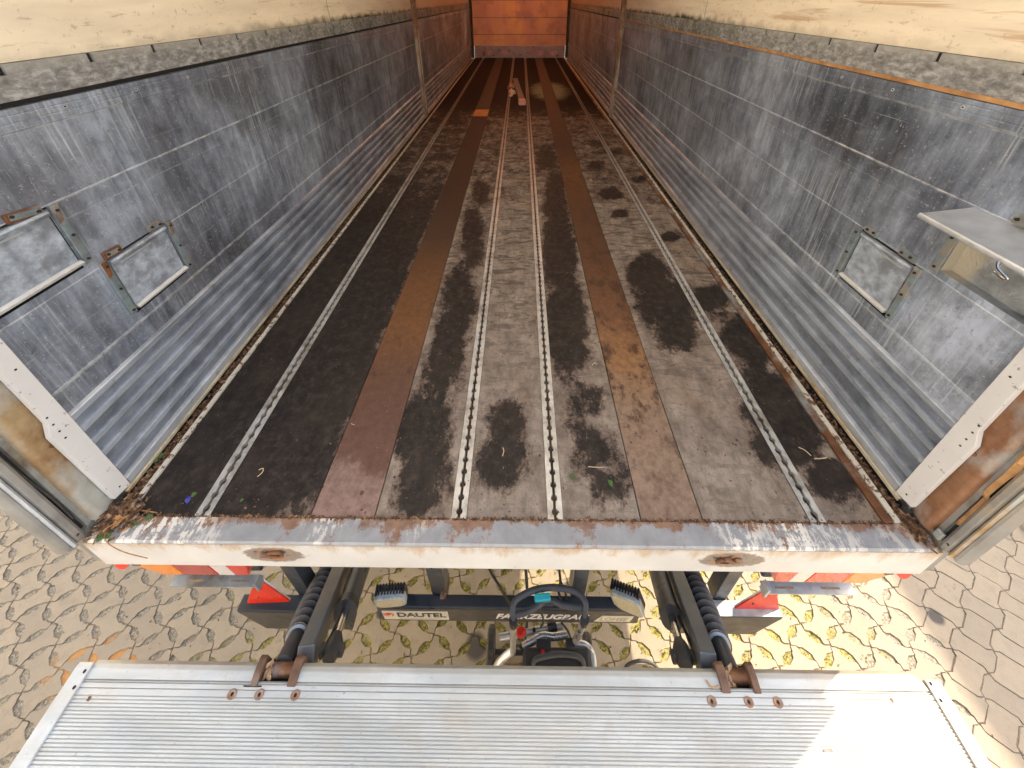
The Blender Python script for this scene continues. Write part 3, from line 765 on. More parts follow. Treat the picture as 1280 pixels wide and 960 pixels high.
# rear corner posts, extruded profiles in plan (y, depth towards outside)
def post_piece(s, poly, mat, parent, name, z0=0, z1=2.55, smooth=True, label=None):
    b = MB(); m = 12
    b.prism([(y, d) for y, d in poly], lambda u, v, w: (s * (1.24 + v), u, w), z0, z1)
    o = b.build(name, mat, parent, smooth=smooth)
    if label: o['label'] = label
    return o
for s in (-1, 1):
    cp = post_piece(s, [(.100, .012), (.060, .008), (.050, .010), (.044, .016), (.042, .028), (.100, .04)], 'rusty_zinc' if s < 0 else 'rusty_orange', TR, 'corner_post', label='rust stained rear corner post')
    post_piece(s, [(.042, .026), (.029, .022), (.028, .035), (.042, .045)], 'zinc', cp, 'post_channel', .01)
    post_piece(s, [(.028, .034), (.015, .036), (.015, .05), (.028, .05)], 'slit', cp, 'channel_groove', .01)
    post_piece(s, [(.015, .018), (.008, .012), (-.002, .013), (-.006, .020), (-.006, .05), (.015, .05)], 'greypaint', cp, 'post_rail', .006)
    post_piece(s, [(-.007, .022), (-.0085, .03), (-.0085, .05), (-.006, .05)], 'slit', cp, 'rail_gap', .006)
    post_piece(s, [(-.0087, .018), (-.013, .016), (-.017, .020), (-.018, .05), (-.0087, .05)], 'palealu' if s < 0 else 'rusty_zinc', cp, 'post_edge', .004)
    post_piece(s, [(-.0182, .024), (-.024, .026), (-.030, .036), (-.030, .058), (-.0182, .058)], 'greypaint', cp, 'post_flange', .0)
    q = MB(); q.cyl((s * 1.249, .085, .335), (s * 1.2455, .085, .335), .008, 12); q.build('plug', 'rust', cp)
    q = MB(); q.obox((s * 1.264, .032, .50), (.003, 0, 0), (0, .006, 0), (0, 0, .016)); q.build('slot', 'slit', cp, bevel=.003)
    q = MB(); q.cyl((s * 1.2535, .002, .035), (s * 1.2515, .002, .035), .0035, 8); q.build('screw', 'dark', cp)
    if s < 0:
        q = MB(); q.tube(spline([(-1.270, .020, .60), (-1.269, .018, .35), (-1.266, .024, .2), (-1.264, .022, .08)], 5), .0035, 6)
        q.build('cable', 'rubber', cp, smooth=True)
    else:
        q = MB(); q.tube(spline([(1.262, .029, .60), (1.260, .026, .42), (1.262, .024, .40), (1.259, .026, .27), (1.262, .021, .24), (1.260, .020, .11)], 5), [.009] * 12 + [.0065] * 7 + [.005] * 7, 6)
        q.build('orange_sealant', 'sealant', cp, smooth=True)
        q = MB(); q.box(1.250, 1.262, .018, .036, .012, .045); q.build('latch_stub', 'zinc', cp, bevel=.003)

# upper boards
for s in (-1, 1):
    for (y0, y1) in ((.12, 2.195), (2.215, 4.24), (4.42, 9.56)):
        b = MB(); b.box(min(s * W, s * (W + .025)), max(s * W, s * (W + .025)), y0, y1, 1.286, TOP)
        o = b.build('upper_board', 'ply', TR)
        b = MB(); xa, xb = sorted((s * (W - .006), s * (W + .02)))
        # batten with slots cut out: build it as runs between the slots
        ys = [y for y in np.arange(.43, 9.5, .2105) if y0 + .02 < y < y1 - .02]
        b.box(xa, xb, y0, y1, 1.199, 1.2585)
        prev = y0
        for y in ys + [y1]:
            e = y - .007 if y != y1 else y1
            b.box(xa, xb, prev, e, 1.2586, 1.2845); prev = y + .007
        k = b.build('board_batten', 'batten', TR)
        q = MB(); q.box(*sorted((s * (W + .0), s * (W + .018))), y0 + .001, y1 - .001, 1.2592, 1.284); q.build('slot_backing', 'slit', k)
    q = MB(); q.box(min(s * (W + .006), s * (W + .02)), max(s * (W + .006), s * (W + .02)), 2.1955, 2.2145, 1.286, TOP); q.build('joint_strip', 'batten', TR)
    # strip between panel and boards
    q = MB(); q.box(min(s * (W + .002 if s < 0 else s * (W - .006)), s * (W + .02)), max(s * (W + .002 if s < 0 else s * (W - .006)), s * (W + .02)), .12, 4.24, 1.1855, 1.1985)
    q.build('seal_strip', 'slit' if s < 0 else 'rustline', TR)
    q = MB(); q.box(min(s * (W + .002), s * (W + .02)), max(s * (W + .002), s * (W + .02)), 4.42, 9.56, 1.1855, 1.1985); q.build('seal_strip', 'slit', TR)
    # centre and front posts
    q = MB(); q.prism([(4.245, 0), (4.27, .022), (4.32, .026), (4.34, .008), (4.36, .026), (4.40, .022), (4.415, 0), (4.415, -.04), (4.245, -.04)], lambda u, v, w: wp(s, v, u, w), 0.0, TOP)
    q.build('centre_post', 'rustpost', TR, smooth=False)
    q = MB(); q.prism([(9.57, -.03), (9.57, .03), (9.60, .055), (9.69, .055), (9.71, .03), (9.71, -.03)], lambda u, v, w: wp(s, v, u, w), 0.0, TOP)
    q.build('front_post', 'darkpost', TR)
    q = MB(); q.box(*sorted((s * (W + .02), s * (W + .03))), 0, LEN, TOP, TOP + .10); q.build('roof_rail', 'greypaint', TR)
    q = MB(); q.box(*sorted((s * (W + .041), s * (W + .045))), .05, LEN, 1.18, TOP); q.build('side_curtain', 'greypaint', TR)
    q = MB(); q.box(*sorted((s * 1.2595, s * 1.2868)), .002, LEN, -.14, .016); q.build('side_rave', 'greypaint', TR)

# bulkhead, roof, header
b = MB(); b.box(-1.2, 1.2, 9.74, 9.78, .30, TOP); bk = b.build('bulkhead', 'bulk', TR)
b = MB(); b.box(-1.18, 1.18, 9.72, 9.76, .0, .298); kp = None
M['kick'] = simple('mauve_grey_kick_plate', (.26, .17, .16), .35, .5, .25, 5, .2, (.26, .12, .12))
if kp is None: kp = b.build('kick_plate', 'kick', TR)
M['redtie'] = simple('tie_ring_reflection_red', (.55, .22, .22), .35, .4)  # red of the shiny reflections put into the ring colour
for x in (-.80, -.40, .55, .88):
    b = MB(); ring = [(x + .08 * math.cos(a), 9.712, .12 + .05 * math.sin(a)) for a in [2 * PI * k / 14 for k in range(15)]]
    b.tube(ring, .009, 6); b.box(x - .04, x + .04, 9.705, 9.719, .09, .15); b.build('tie_ring', 'redtie', kp)
for s in (-1, 1):
    b = MB(); b.box(*sorted((s * 1.185, s * 1.198)), 9.70, 9.739, 0, TOP); b.build('edge_trim', 'palealu', bk)
b = MB(); b.box(-1.29, 1.29, .0, 2.6, TOP + .1, TOP + .112); b.build('roof_sheet', 'roof0', TR)  # unseen roof, rear sheet made translucent to brighten the load space
b = MB(); b.box(-1.29, 1.29, 2.602, 4.798, TOP + .1, TOP + .112); b.build('roof_sheet', 'roof', TR)
b = MB(); b.box(-1.29, 1.29, 4.8, LEN + .04, TOP + .1, TOP + .112); b.build('roof_sheet', 'roof2', TR)['label'] = 'unseen roof sheet made translucent to light the front end'  # front sheet tinted warm and translucent to light the front end
b = MB(); b.box(-1.29, 1.29, .0, .08, TOP - .02, TOP + .099); b.build('rear_header', 'greypaint', TR, bevel=.004)
# chassis under the floor, axles and wheels
for s in (-1, 1):
    b = MB(); b.box(s * .44 - .04, s * .44 + .04, .35, LEN, -.55, -.065); b.build('chassis_rail', 'navy', TR)
for y in np.arange(.9, 9.5, 1.1):
    b = MB(); b.box(-1.22, 1.22, y - .03, y + .03, -.14, -.062); b.build('cross_member', 'navy', TR)
for y in (5.9, 7.2):
    b = MB(); b.cyl((-1.0, y, -.65), (1.0, y, -.65), .06); b.build('axle', 'black', TR)
    for s in (-1, 1):
        b = MB(); prof = [(.22, -.13), (.44, -.14), (.49, -.11), (.50, 0), (.49, .11), (.44, .14), (.22, .13)]
        n = 36
        for k in range(n):
            a = 2 * PI * k / n
            for r, w in prof: b.v.append((s * 1.08 + w, y + math.cos(a) * r, -.65 + math.sin(a) * r))
        m = len(prof)
        for k in range(n):
            for i in range(m): b.f.append((k * m + i, k * m + (i + 1) % m, ((k + 1) % n) * m + (i + 1) % m, ((k + 1) % n) * m + i))
        w = b.build('wheel', 'rubber', TR, smooth=True)
        q = MB(); q.cyl((s * 1.08 - .11, y, -.65), (s * 1.08 + .11, y, -.65), .225, 28); q.build('rim', 'zinc', w)
b = MB(); b.box(1.10, 1.262, .36, .68, -.56, -.145); b.build('shade_box', 'black', TR, bevel=.01)  # unseen box added under the right side to shade the paving
for x in (-.35, .35): b = MB(); b.box(x - .05, x + .05, 8.6, 8.7, -1.125, -.55); b.box(x - .12, x + .12, 8.55, 8.75, GZ, GZ + .03); b.build('landing_leg', 'navy', TR)

# tail lights on their brackets, corner markers
def glass(name, c, e=0):
    g = G(name)
    f = g.voro(220)
    col = g.mix(g.step(f, .2, .5), tuple(v * .75 for v in c), c)
    col = g.mix(g.step(g.noise(30, 5), .55, .7, 0, .3), col, (.3, .22, .16))
    return g.out(col, .2, 0, g.bump(f, .3, .001), Coat_Weight=.5)
M['red'] = glass('red_lens', (.55, .018, .012)); M['amber'] = glass('amber_lens', (.75, .22, .015)); M['clear'] = glass('clear_lens', (.60, .58, .58))
M['dred'] = glass('dark_red_lens', (.36, .012, .012)); M['reflect'] = glass('red_reflector', (.75, .03, .012))
for s in (-1, 1):
    t = MB(); t.box(*sorted((s * .885, s * 1.25)), .060, .11, -.40, -.27)
    L = t.build('tail_light', 'black', TR, bevel=.006)
    L['label'] = 'tail light with amber, red and clear lenses under the %s end of the sill' % ('left' if s < 0 else 'right')
    zt, zb = -.22, -.335; Yl = .030
    xs = [(.870, .955, 'red'), (.957, 1.010, 'clear'), (1.012, 1.135, 'dred' if s < 0 else 'red'), (1.137, 1.262, 'amber')]
    for i, (a, c, m) in enumerate(xs):
        off = .018
        q = MB()
        pts = [(a, zt), (c, zt), (c - off, zb), (a - off, zb)]
        if i == 0: pts = [(a, zt), (c, zt), (c - off, zb), (a + .022, zb)]
        if i == 3: pts = [(a, zt), (c, zt), (c, zt - .035), (c - .075, zb - .004), (a - off, zb)]
        q.prism(pts, lambda u, v, w: (s * u, w, v), Yl, .062)
        q.build('lens', m, L, bevel=.003)
    q = MB(); q.box(*sorted((s * .885, s * 1.20)), .026, .058, -.425, -.419)
    q.box(*sorted((s * .876, s * .8845)), .018, .045, -.424, -.37)
    k = q.build('light_bracket', 'zinc' if s < 0 else 'palealu', TR)
    for x in (.96, 1.12): r = MB(); r.box(*sorted((s * (x - .032), s * (x + .032))), .038, .0435, -.4185, -.4178); r.build('bracket_slot', 'blotan', k)
    q = MB(); q.cyl((s * 1.225, .004, -.165), (s * 1.225, .03, -.175), .022, 16)
    q.build('marker_light', 'reflect', TR, smooth=True)
    q = MB(); q.box(*sorted((s * 1.17, s * 1.20)), .004, .03, -.185, -.161); q.build('marker_base', 'black', TR, bevel=.004)

# ------------------------------------------------------------------ the tail lift
TL = thing('tail_lift', (0, -.15, -.42), 'ribbed aluminium tail lift platform with dark steel arms, cylinders and crossbar behind the sill', 'tail lift')
PZ = -.32; PYF = -.152; PYB = -1.95
def platform():
    xl, xr = -1.218, 1.192
    b = MB()
    prof = [(-.166, PZ - .045), (-.155, PZ - .035), (-.1515, PZ - .022), (-.1545, PZ - .009), (-.162, PZ - .002), (-.173, PZ)]
    def groove(y, w, d): return [(y + w, PZ), (y + w * .6, PZ - d), (y - w * .6, PZ - d), (y - w, PZ)]
    prof += groove(-.1915, .0016, .0035) + groove(-.1955, .0013, .0025) + groove(-.2055, .0010, .0022)
    y = -.2185
    while y > PYB:
        prof += [(y + .0016, PZ), (y + .0010, PZ - .0014), (y - .0003, PZ - .0014), (y - .0009, PZ)]
        y -= .0062
    prof += [(PYB, PZ - .004), (PYB, PZ - .02), (PYB + .2, PZ - .045)]
    n = len(prof)
    # nose cut-outs for the hinges: split across X
    cuts = [(xl, None), (-.728, 1), (-.605, 0), (.612, 1), (.716, 0), (xr - .03, 0), (xr, 0)]
    xs = [xl, -.728, -.606, .612, .714, xr - .035, xr - .018, xr - .007, xr]
    corner = {xr - .035: 0, xr - .018: .004, xr - .007: .012, xr: .024}
    b.v = []
    for x in xs:
        for (yy, z) in prof:
            c = corner.get(x, 0)
            b.v.append((x, yy - (c if yy > -.18 else 0), z))
    for i in range(len(xs) - 1):
        hinge = xs[i] in (-.728, .612)
        for k in range(n - 1):
            if hinge and prof[k][0] > -.1885 and prof[k][1] > PZ - .04 or (hinge and k == 0): continue
            b.f.append((i * n + k, i * n + k + 1, (i + 1) * n + k + 1, (i + 1) * n + k))
        b.f.append((i * n, (i + 1) * n, (i + 1) * n + n - 1, i * n + n - 1))
    b.f.append(tuple(range(n))); b.f.append(tuple(8 * n + k for k in range(n))[::-1])
    o = b.build('platform', 'plat', TL, fix=False)
    return o
PL = platform()
# notch walls of the hinges, brackets and rusty rollers
for s, x0, x1 in ((-1, -.728, -.606), (1, .612, .714)):
    q = MB(); q.quad((x0, -.1885, PZ - .001), (x1, -.1885, PZ - .001), (x1, -.1885, PZ - .05), (x0, -.1885, PZ - .05))
    q.quad((x0, -.1885, PZ - .05), (x1, -.1885, PZ - .05), (x1, -.14, PZ - .05), (x0, -.14, PZ - .05))
    q.build('hinge_notch', 'dark', PL, fix=False)
    hb = None
    for k, x in enumerate((x0 + .004, x1 - .010)):
        q = MB(); w = .0125 if (k == 1) == (s < 0) else .010
        lean = .024 * (1 if s > 0 else -1) * (0 if (k == 1) == (s < 0) else 1) * 0
        q.prism([(-.142, PZ - .04), (-.142, PZ + .002), (-.150, PZ + .008), (-.176, PZ + .009), (-.198, PZ + .004), (-.200, PZ - .006), (-.188, PZ - .04)],
                lambda u, v, ww: (x + ww, u, v), -w, w)
        o = q.build('hinge_bracket', 'rusthinge', TL, bevel=.002)
        if hb is None: hb = o
    q = MB(); xm = (x0 + x1) / 2 + .012
    q.tube([(xm - .034, -.166, PZ - .022), (xm - .033, -.166, PZ - .022), (xm + .026, -.166, PZ - .022), (xm + .027, -.166, PZ - .022)], [.012, .017, .017, .012], 14)
    q.build('hinge_roller', 'rust', hb, smooth=True)
    q = MB()
    for k in range(14):
        q.obox((x0 + .026 + rnd.uniform(-.01, .012), -.163 + rnd.uniform(-.02, .012), PZ - .022 + rnd.uniform(0, .014)), (rnd.uniform(.003, .008), rnd.uniform(-.004, .004), 0), (0, rnd.uniform(.004, .009), .002), (.001, 0, rnd.uniform(.003, .006)))
    q.build('rag_remnant', 'blotan', hb, bevel=.0015)
    q = MB(); q.box(x0 + .012, x1 - .014, -.187, -.150, PZ - .042, PZ - .030); q.build('hinge_bed', 'navy', hb)
q = MB(); q.box(-.752, -.700, -.2000, -.1975, PZ + .0002, PZ + .001); q.build('scrape_mark', 'slit', PL)
q = MB(); q.tube(spline([(.568, -.176, PZ + .003), (.574, -.186, PZ + .003), (.586, -.190, PZ + .003), (.597, -.187, PZ + .004)], 4), .0022, 6); q.build('bent_clip', 'blotan', PL, smooth=True)
for x in (-.775, -.698, -.596, .568, .670, .751):
    q = MB(); n = 20; cy = -.2125
    for r, z in ((.0135, PZ + .0006), (.0125, PZ + .0016), (.0095, PZ + .0016), (.0060, PZ + .0004)):
        for k in range(n): q.v.append((x + math.cos(2 * PI * k / n) * r, cy + math.sin(2 * PI * k / n) * r * .74, z))
    for i in range(3):
        for k in range(n): q.f.append((i * n + k, i * n + (k + 1) % n, (i + 1) * n + (k + 1) % n, (i + 1) * n + k))
    q.f.append(tuple(3 * n + k for k in range(n)))
    o = q.build('countersunk_bolt', 'boltm', PL) if 'boltm' in M else None
    if o is None:
        M['boltm'] = simple('rusty_bolt_head', (.24, .17, .14), .5, .4, .3, 120, .3, (.30, .13, .06))
        o = q.build('countersunk_bolt', 'boltm', PL)
    q = MB(); q.cyl((x, cy, PZ - .002), (x, cy, PZ + .0007), .0042, 6); q.build('hex_socket', 'slit', o)
# side strips
for s in (-1, 1):
    xi = -1.2178 if s < 0 else 1.1918; xo = -1.262 if s < 0 else 1.232; yf = -.160 if s < 0 else -.170
    a, c = sorted((xi, xo))
    q = MB(); q.prism([(yf - .010, PZ - .02), (yf, PZ - .014), (yf, PZ + .002), (yf - .006, PZ + .0055), (PYB, PZ + .0055), (PYB, PZ - .02)], lambda u, v, w: (w, u, v), a, c)
    o = q.build('side_strip', 'plat', TL, bevel=.0015)
    studs('rivet', 'slit', o, [((xi + s * .010, y - .006, PZ + .0053), (xi + s * .010, y - .006, PZ + .0066), .004) for y in (-.172, -.20, -.36, -.52)])
    q = MB(); q.box(*sorted((xo + s * .0005, xo + s * .006)), PYB, -.235, PZ - .04, PZ - .012); q.build('strip_flange', 'pale' if s < 0 else 'palealu', o)
for (x, y, w, h) in ((-1.17, -.2235, .004, .004), (1.07, -.206, .003, .004), (.835, -.285, .012, .0025)):
    q = MB(); q.box(x - w, x + w, y - h, y + h, PZ + .0003, PZ + .0012); q.build('paint_chip', 'rust', PL)

def lerp(a, b, t): return tuple(a[i] + (b[i] - a[i]) * t for i in range(3))
def beam(a, c, w, h, name, mat, parent, bevel=.004):
    a, c = Vector(a), Vector(c); d = (c - a); x = Vector((1, 0, 0)); n = d.cross(x).normalized(); x2 = n.cross(d).normalized()
    b = MB(); b.obox((a + c) / 2, x2 * w, d / 2, n * h); return b.build(name, mat, parent, bevel=bevel)
def side(s, bm, cy, bl):
    B0, B1 = bm; B2 = lerp(B0, B1, 1.7); B0 = lerp(B0, B1, -.05)
    o = beam(B0, B2, .024, .045, 'lift_arm', 'steelblue', TL)
    C0, C1 = cy; C2 = lerp(C0, C1, 1.7); Cm = lerp(C0, C1, .50)
    q = MB(); q.cyl(Cm, C2, .035, 20); k = q.build('lift_cylinder', 'navy', TL, smooth=True)
    q = MB(); q.cyl(lerp(C0, C1, .44), lerp(C0, C1, .52), .038, 20); q.build('cylinder_gland', 'black', k, smooth=True)
    q = MB(); q.cyl(lerp(C0, C1, .12), Cm, .0135, 14); q.build('piston_rod', 'chrome', k, smooth=True)
    q = MB(); q.tube([lerp(C0, C1, t) for t in (.0, .05, .14, .20)], [.018, .026, .026, .017], 12)
    q.cyl(Vector(lerp(C0, C1, .08)) - Vector((.035, 0, 0)), Vector(lerp(C0, C1, .08)) + Vector((.035, 0, 0)), .016, 12)
    q.build('cylinder_eye', 'rubber', k, smooth=True)
    D0, D1 = bl; L = 10; pts = []; rs = []
    for i in range(L * 4 + 1):
        t = .17 + (.92 - .17) * i / (L * 4); pts.append(lerp(D0, D1, t)); rs.append(.0300 + .0085 * math.cos(i * PI / 2) + .005 * math.sin(PI * min(1, i / (L * 4) * 1.0)))
    q = MB(); q.tube(pts, rs, 20); k = q.build('tilt_cylinder_bellows', 'bellows', TL, smooth=True)
    at = k.data.attributes.new('crest', 'FLOAT', 'POINT'); at.data.foreach_set('value', [.5 + .5 * math.cos((i // 20) * PI / 2) for i in range(len(k.data.vertices))])
    q = MB(); q.cyl(lerp(D0, D1, -.08), lerp(D0, D1, .17), .027, 18); q.build('cylinder_end', 'navy', k, smooth=True)
    q = MB(); q.cyl(lerp(D0, D1, .86), lerp(D0, D1, 1.8), .024, 18); q.build('cylinder_body', 'black', k, smooth=True)
    q = MB(); q.tube([lerp(D0, D1, t) for t in (.165, .172, .19, .197)], [.032, .0355, .0355, .032], 18); q.build('hose_clamp', 'zinc', k, smooth=True)
side(-1, ((-.617, -.138, -.37), (-.681, .141, -.62)), ((-.548, -.139, -.37), (-.606, .142, -.62)), ((-.676, -.136, -.37), (-.728, .141, -.62)))
side(1, ((.600, -.141, -.37), (.648, .141, -.62)), ((.535, -.143, -.37), (.585, .140, -.62)), ((.660, -.141, -.37), (.708, .142, -.62)))
TRI = {-1: ((-.940, .068, -.478), (-.992, .034, -.6035), (-.832, .040, -.6035)), 1: ((.964, .066, -.478), (.832, .036, -.6015), (.996, .036, -.6015))}
for s in (-1, 1):
    q = MB(); q.tube(spline([(s * .575, .16, -.60), (s * .572, .06, -.53), (s * .582, -.04, -.46), (s * .588, -.13, -.41)], 5), .005, 6); q.build('hydraulic_hose', 'rubber', TL, smooth=True)
    # underrun stub beams and their struts
    q = MB(); x0, x1 = (.62, 1.02) if s < 0 else (.62, 1.0)
    q.prism([(x0, -.605), (x1, -.605), (x1 - .0, -.62), (x1 - .058, -.785), (x0, -.785)], lambda u, v, w: (s * u, w, v), .016, .060)
    o = q.build('underrun_beam', 'navy' if s < 0 else 'barface', TL, bevel=.003)
    if s < 0: q = MB(); q.prism([(x0, -.612), (x1 - .004, -.612), (x1 - .060, -.782), (x0, -.782)], lambda u, v, w: (s * u, w, v), .0145, .0158); q.build('beam_face', 'barface', o)
    else: q = MB(); q.box(x0, x1 - .003, .018, .058, -.6045, -.603); q.build('beam_top', 'palealu', o)
    q = MB(); q.box(*sorted((s * .765, s * .815)), .062, .11, -.62, -.15); q.build('support_strut', 'navy', TL, bevel=.003)
    # triangular reflector on the beam
    A, B_, C_ = TRI[s]
    q = MB(); th = Vector((0, .004, .002))
    pts = [Vector(A), Vector(B_), Vector(C_)]
    q.v = [tuple(p) for p in pts] + [tuple(p + th) for p in pts]
    q.f = [(0, 1, 2), (3, 5, 4), (0, 3, 4, 1), (1, 4, 5, 2), (2, 5, 3, 0)]
    k = q.build('triangle_reflector', 'reflect', TL)
    q = MB(); q.v = [tuple(p + th * 1.05) for p in pts] + [tuple(p + th * 2) for p in pts]; q.f = [(0, 1, 2), (3, 5, 4), (0, 3, 4, 1), (1, 4, 5, 2), (2, 5, 3, 0)]; q.build('reflector_plate', 'palealu', k)
    cen = (pts[0] + pts[1] + pts[2]) / 3
    for t in (.35, -.35):
        p = cen + (pts[1] - cen if t > 0 else pts[0] - cen) * .35; studs('screw', 'rust', k, [(tuple(p + Vector((0, -.002, -.001))), tuple(p + Vector((0, .001, 0))), .0045)])
# crossbar with its lettering
q = MB(); q.box(-.503, .487, .030, .066, -.735, -.605); CB = q.build('crossbar', 'navy', TL, bevel=.004)
q = MB(); q.box(-.501, .485, .0285, .0297, -.732, -.613); q.build('bar_face', 'barface', CB)
for x, w in ((-.275, .028), (.256, .026)):
    q = MB(); q.box(x - w, x + w, .067, .125, -.66, -.12); o = q.build('bar_post', 'navy', TL, bevel=.004)
q = MB(); q.box(-.252, -.246, .055, .0665, -.62, -.55); q.cyl((-.258, .050, -.59), (-.258, .066, -.59), .009, 10); q.build('rusty_bolt', 'rust', CB)

def text(body, x, z, h, wdt, mat, parent, y, shear=0, bold=.0, name='lettering'):
    cu = bpy.data.curves.new(name, 'FONT'); cu.body = body; cu.size = 1; cu.shear = shear; cu.offset = bold; cu.extrude = .01
    ob = bpy.data.objects.new(name, cu); COL.objects.link(ob)
    dg = bpy.context.evaluated_depsgraph_get(); me = bpy.data.meshes.new_from_object(ob.evaluated_get(dg))
    bpy.data.objects.remove(ob)
    co = np.empty(len(me.vertices) * 3); me.vertices.foreach_get('co', co); co = co.reshape(-1, 3)
    mn, mx = co.min(0), co.max(0)
    out = np.stack([x + (co[:, 0] - mn[0]) / (mx[0] - mn[0]) * wdt, y - (co[:, 2] > 0) * .0006, z + (co[:, 1] - mn[1]) / (mx[1] - mn[1]) * h], 1)
    me.vertices.foreach_set('co', out.ravel()); me.materials.clear(); me.materials.append(M[mat]); me.update()
    o = bpy.data.objects.new(name, me); COL.objects.link(o); o.parent = parent
    off = Vector((0, 0, 0)); p = parent
    while p is not None: off += p.location; p = p.parent
    o.location = -off
    return o
M['sticker'] = mat_white('cream_sticker', (.66, .63, .56), (.4, .38, .33), .72)
M['ink'] = simple('black_ink', (.03, .03, .028), .5, 0, .1)
M['whiteletter'] = simple('white_letters', (.74, .73, .74), .5, 0, .08)
M['greyletter'] = simple('faded_grey_letters', (.40, .36, .31), .6, 0, .1)
M['logored'] = simple('logo_red', (.60, .07, .03), .5, 0, .1)
q = MB(); q.box(-.487, -.238, .0268, .0283, -.716, -.634); PLT = q.build('name_plate', 'sticker', TL)
text('DAUTEL', -.432, -.688, .042, .186, 'ink', PLT, .0266, 0, .03)
q = MB()
for k, (r0, r1, a0, a1, cx, cz) in enumerate(((.0, .011, 0, 360, -.466, -.662), (.013, .019, -60, 120, -.463, -.666), (.015, .020, 150, 270, -.464, -.663))):
    n = 14
    A = [(cx + math.cos(math.radians(a0 + (a1 - a0) * i / n)) * r1, cz + math.sin(math.radians(a0 + (a1 - a0) * i / n)) * r1) for i in range(n + 1)]
    B_ = [(cx + math.cos(math.radians(a0 + (a1 - a0) * i / n)) * r0, cz + math.sin(math.radians(a0 + (a1 - a0) * i / n)) * r0) for i in range(n + 1)]
    for i in range(n): q.quad(*[(u, .0262 - .0001 * k, v) for u, v in (A[i], A[i + 1], B_[i + 1], B_[i])])
q.build('swirl_emblem', 'logored', PLT, fix=False)
q = MB(); q.box(-.425, -.27, .0262, .0266, -.706, -.703); q.build('small_print', 'greyletter', PLT)
text('FAHRZEUGBAU', -.058, -.700, .050, .355, 'whiteletter', CB, .0283, .3, .03)
q = MB(); q.prism([(.318, -.712), (.455, -.712), (.465, -.655), (.345, -.655)], lambda u, v, w: (u, w, v), .0268, .0283); st = q.build('sticker', 'sticker', TL)
text('LOHSE', .338, -.702, .034, .108, 'greyletter', st, .0266, .2, .02)

# work lights
M['lens'] = glass('work_light_lens', (.55, .50, .36))
def worklight(loc, rz, rx, ry, label):
    o = bpy.data.objects.new('work_light', None); COL.objects.link(o); o.parent = TL
    o.location = Vector(loc) - TL.location; o.rotation_euler = (rx, ry, rz); o['label'] = label
    def bl(mb, name, mat, **k):
        ob = mb.build(name, mat, None, **k); ob.parent = o; return ob
    def octo(w, h, c): return [(-w + c, -h), (w - c, -h), (w, -h + c), (w, h - c), (w - c, h), (-w + c, h), (-w, h - c), (-w, -h + c)]
    q = MB(); q.prism(octo(.056, .044, .016), lambda u, v, w: (u, w, v), 0, .022); bl(q, 'bezel', 'bezelm', bevel=.003)
    q = MB(); q.prism(octo(.049, .036, .014), lambda u, v, w: (u, w, v), -.0015, .0); bl(q, 'lens', 'lens')
    q = MB(); q.prism(octo(.050, .038, .014), lambda u, v, w: (u, w, v), .0145, .03); bl(q, 'housing', 'black')
    q = MB()
    for k in range(10): x = -.049 + k * .0109; q.box(x - .0034, x + .0034, .012, .042, -.038, .045)
    bl(q, 'cooling_fins', 'black', bevel=.0008)
    q = MB(); q.box(-.012, .012, .03, .036, -.085, .0); bl(q, 'mount', 'rust')
M['bezelm'] = simple('scuffed_grey_bezel', (.42, .47, .48), .4, .2, .3, 30, .2, (.12, .12, .12))
worklight((-.445, .030, -.568), math.radians(4), math.radians(2), 0, 'left work light with black cooling fins')
worklight((.424, .030, -.560), math.radians(-24), math.radians(-4), math.radians(-24), 'right work light, tilted outwards')

# ------------------------------------------------------------------ wheeled machine under the rear end
T = thing('wheeled_machine', (.14, .0, GZ), 'black wheeled machine with silver tubes and looped grip handle below the sill', 'machine')
arcp = [(.0125, -.034, -.470), (.009, -.010, -.452), (.015, .006, -.45), (.036, .020, -.45), (.085, .036, -.45), (.148, .043, -.45), (.211, .038, -.45), (.248, .025, -.45), (.262, .004, -.45), (.257, -.014, -.46), (.255, -.030, -.475)]
b = MB(); b.tube(spline(arcp, 5), .0095, 12); H = b.build('grip_handle', 'grip', T, smooth=True)
b = MB(); b.tube(spline([(.010, -.022, -.462), (.05, -.016, -.462), (.085, -.004, -.462), (.115, .009, -.462), (.148, .012, -.462), (.18, .004, -.462), (.215, -.001, -.462), (.250, -.002, -.462)], 5), .0085, 12); b.build('inner_grip', 'grip', H, smooth=True)
b = MB(); b.prism([(.086, .006), (.142, .011), (.138, .029), (.084, .025)], lambda u, v, w: (u, v, w), -.462, -.440); b.build('release_button', 'teal', H, bevel=.003)
b = MB(); b.box(.080, .150, .001, .020, -.470, -.456); b.build('button_mount', 'black', H, bevel=.003)
for A, B_ in (((.0115, -.032, -.47), (.007, -.024, -.83)), ((.256, -.028, -.47), (.250, -.002, -.80))):
    b = MB(); b.cyl(A, B_, .0115, 14); o = b.build('handle_tube', 'silver', T, smooth=True)
    b = MB(); b.cyl(Vector(A) + Vector((0, 0, .01)), lerp(A, B_, .10), .0145, 14); b.build('tube_collar', 'black', o, smooth=True)
b = MB(); b.cyl((-.050, .030, -.92), (.212, .064, -.92), .012, 14); o = b.build('frame_tube', 'silver', T, smooth=True)
b = MB(); b.cyl((.150, .052, -.905), (.185, .062, -.905), .018, 12); b.build('joint_block', 'black', o)
b = MB(); b.cyl((.093, .050, -.905), (.093, .046, -.900), .007, 10); b.build('knob', 'black', o)
b = MB(); b.tube(spline([(.045, -.006, -.86), (.09, .010, -.86), (.125, .022, -.86), (.17, .020, -.86), (.225, .026, -.86)], 5), .012, 14); b.build('frame_tube', 'silver', T, smooth=True)
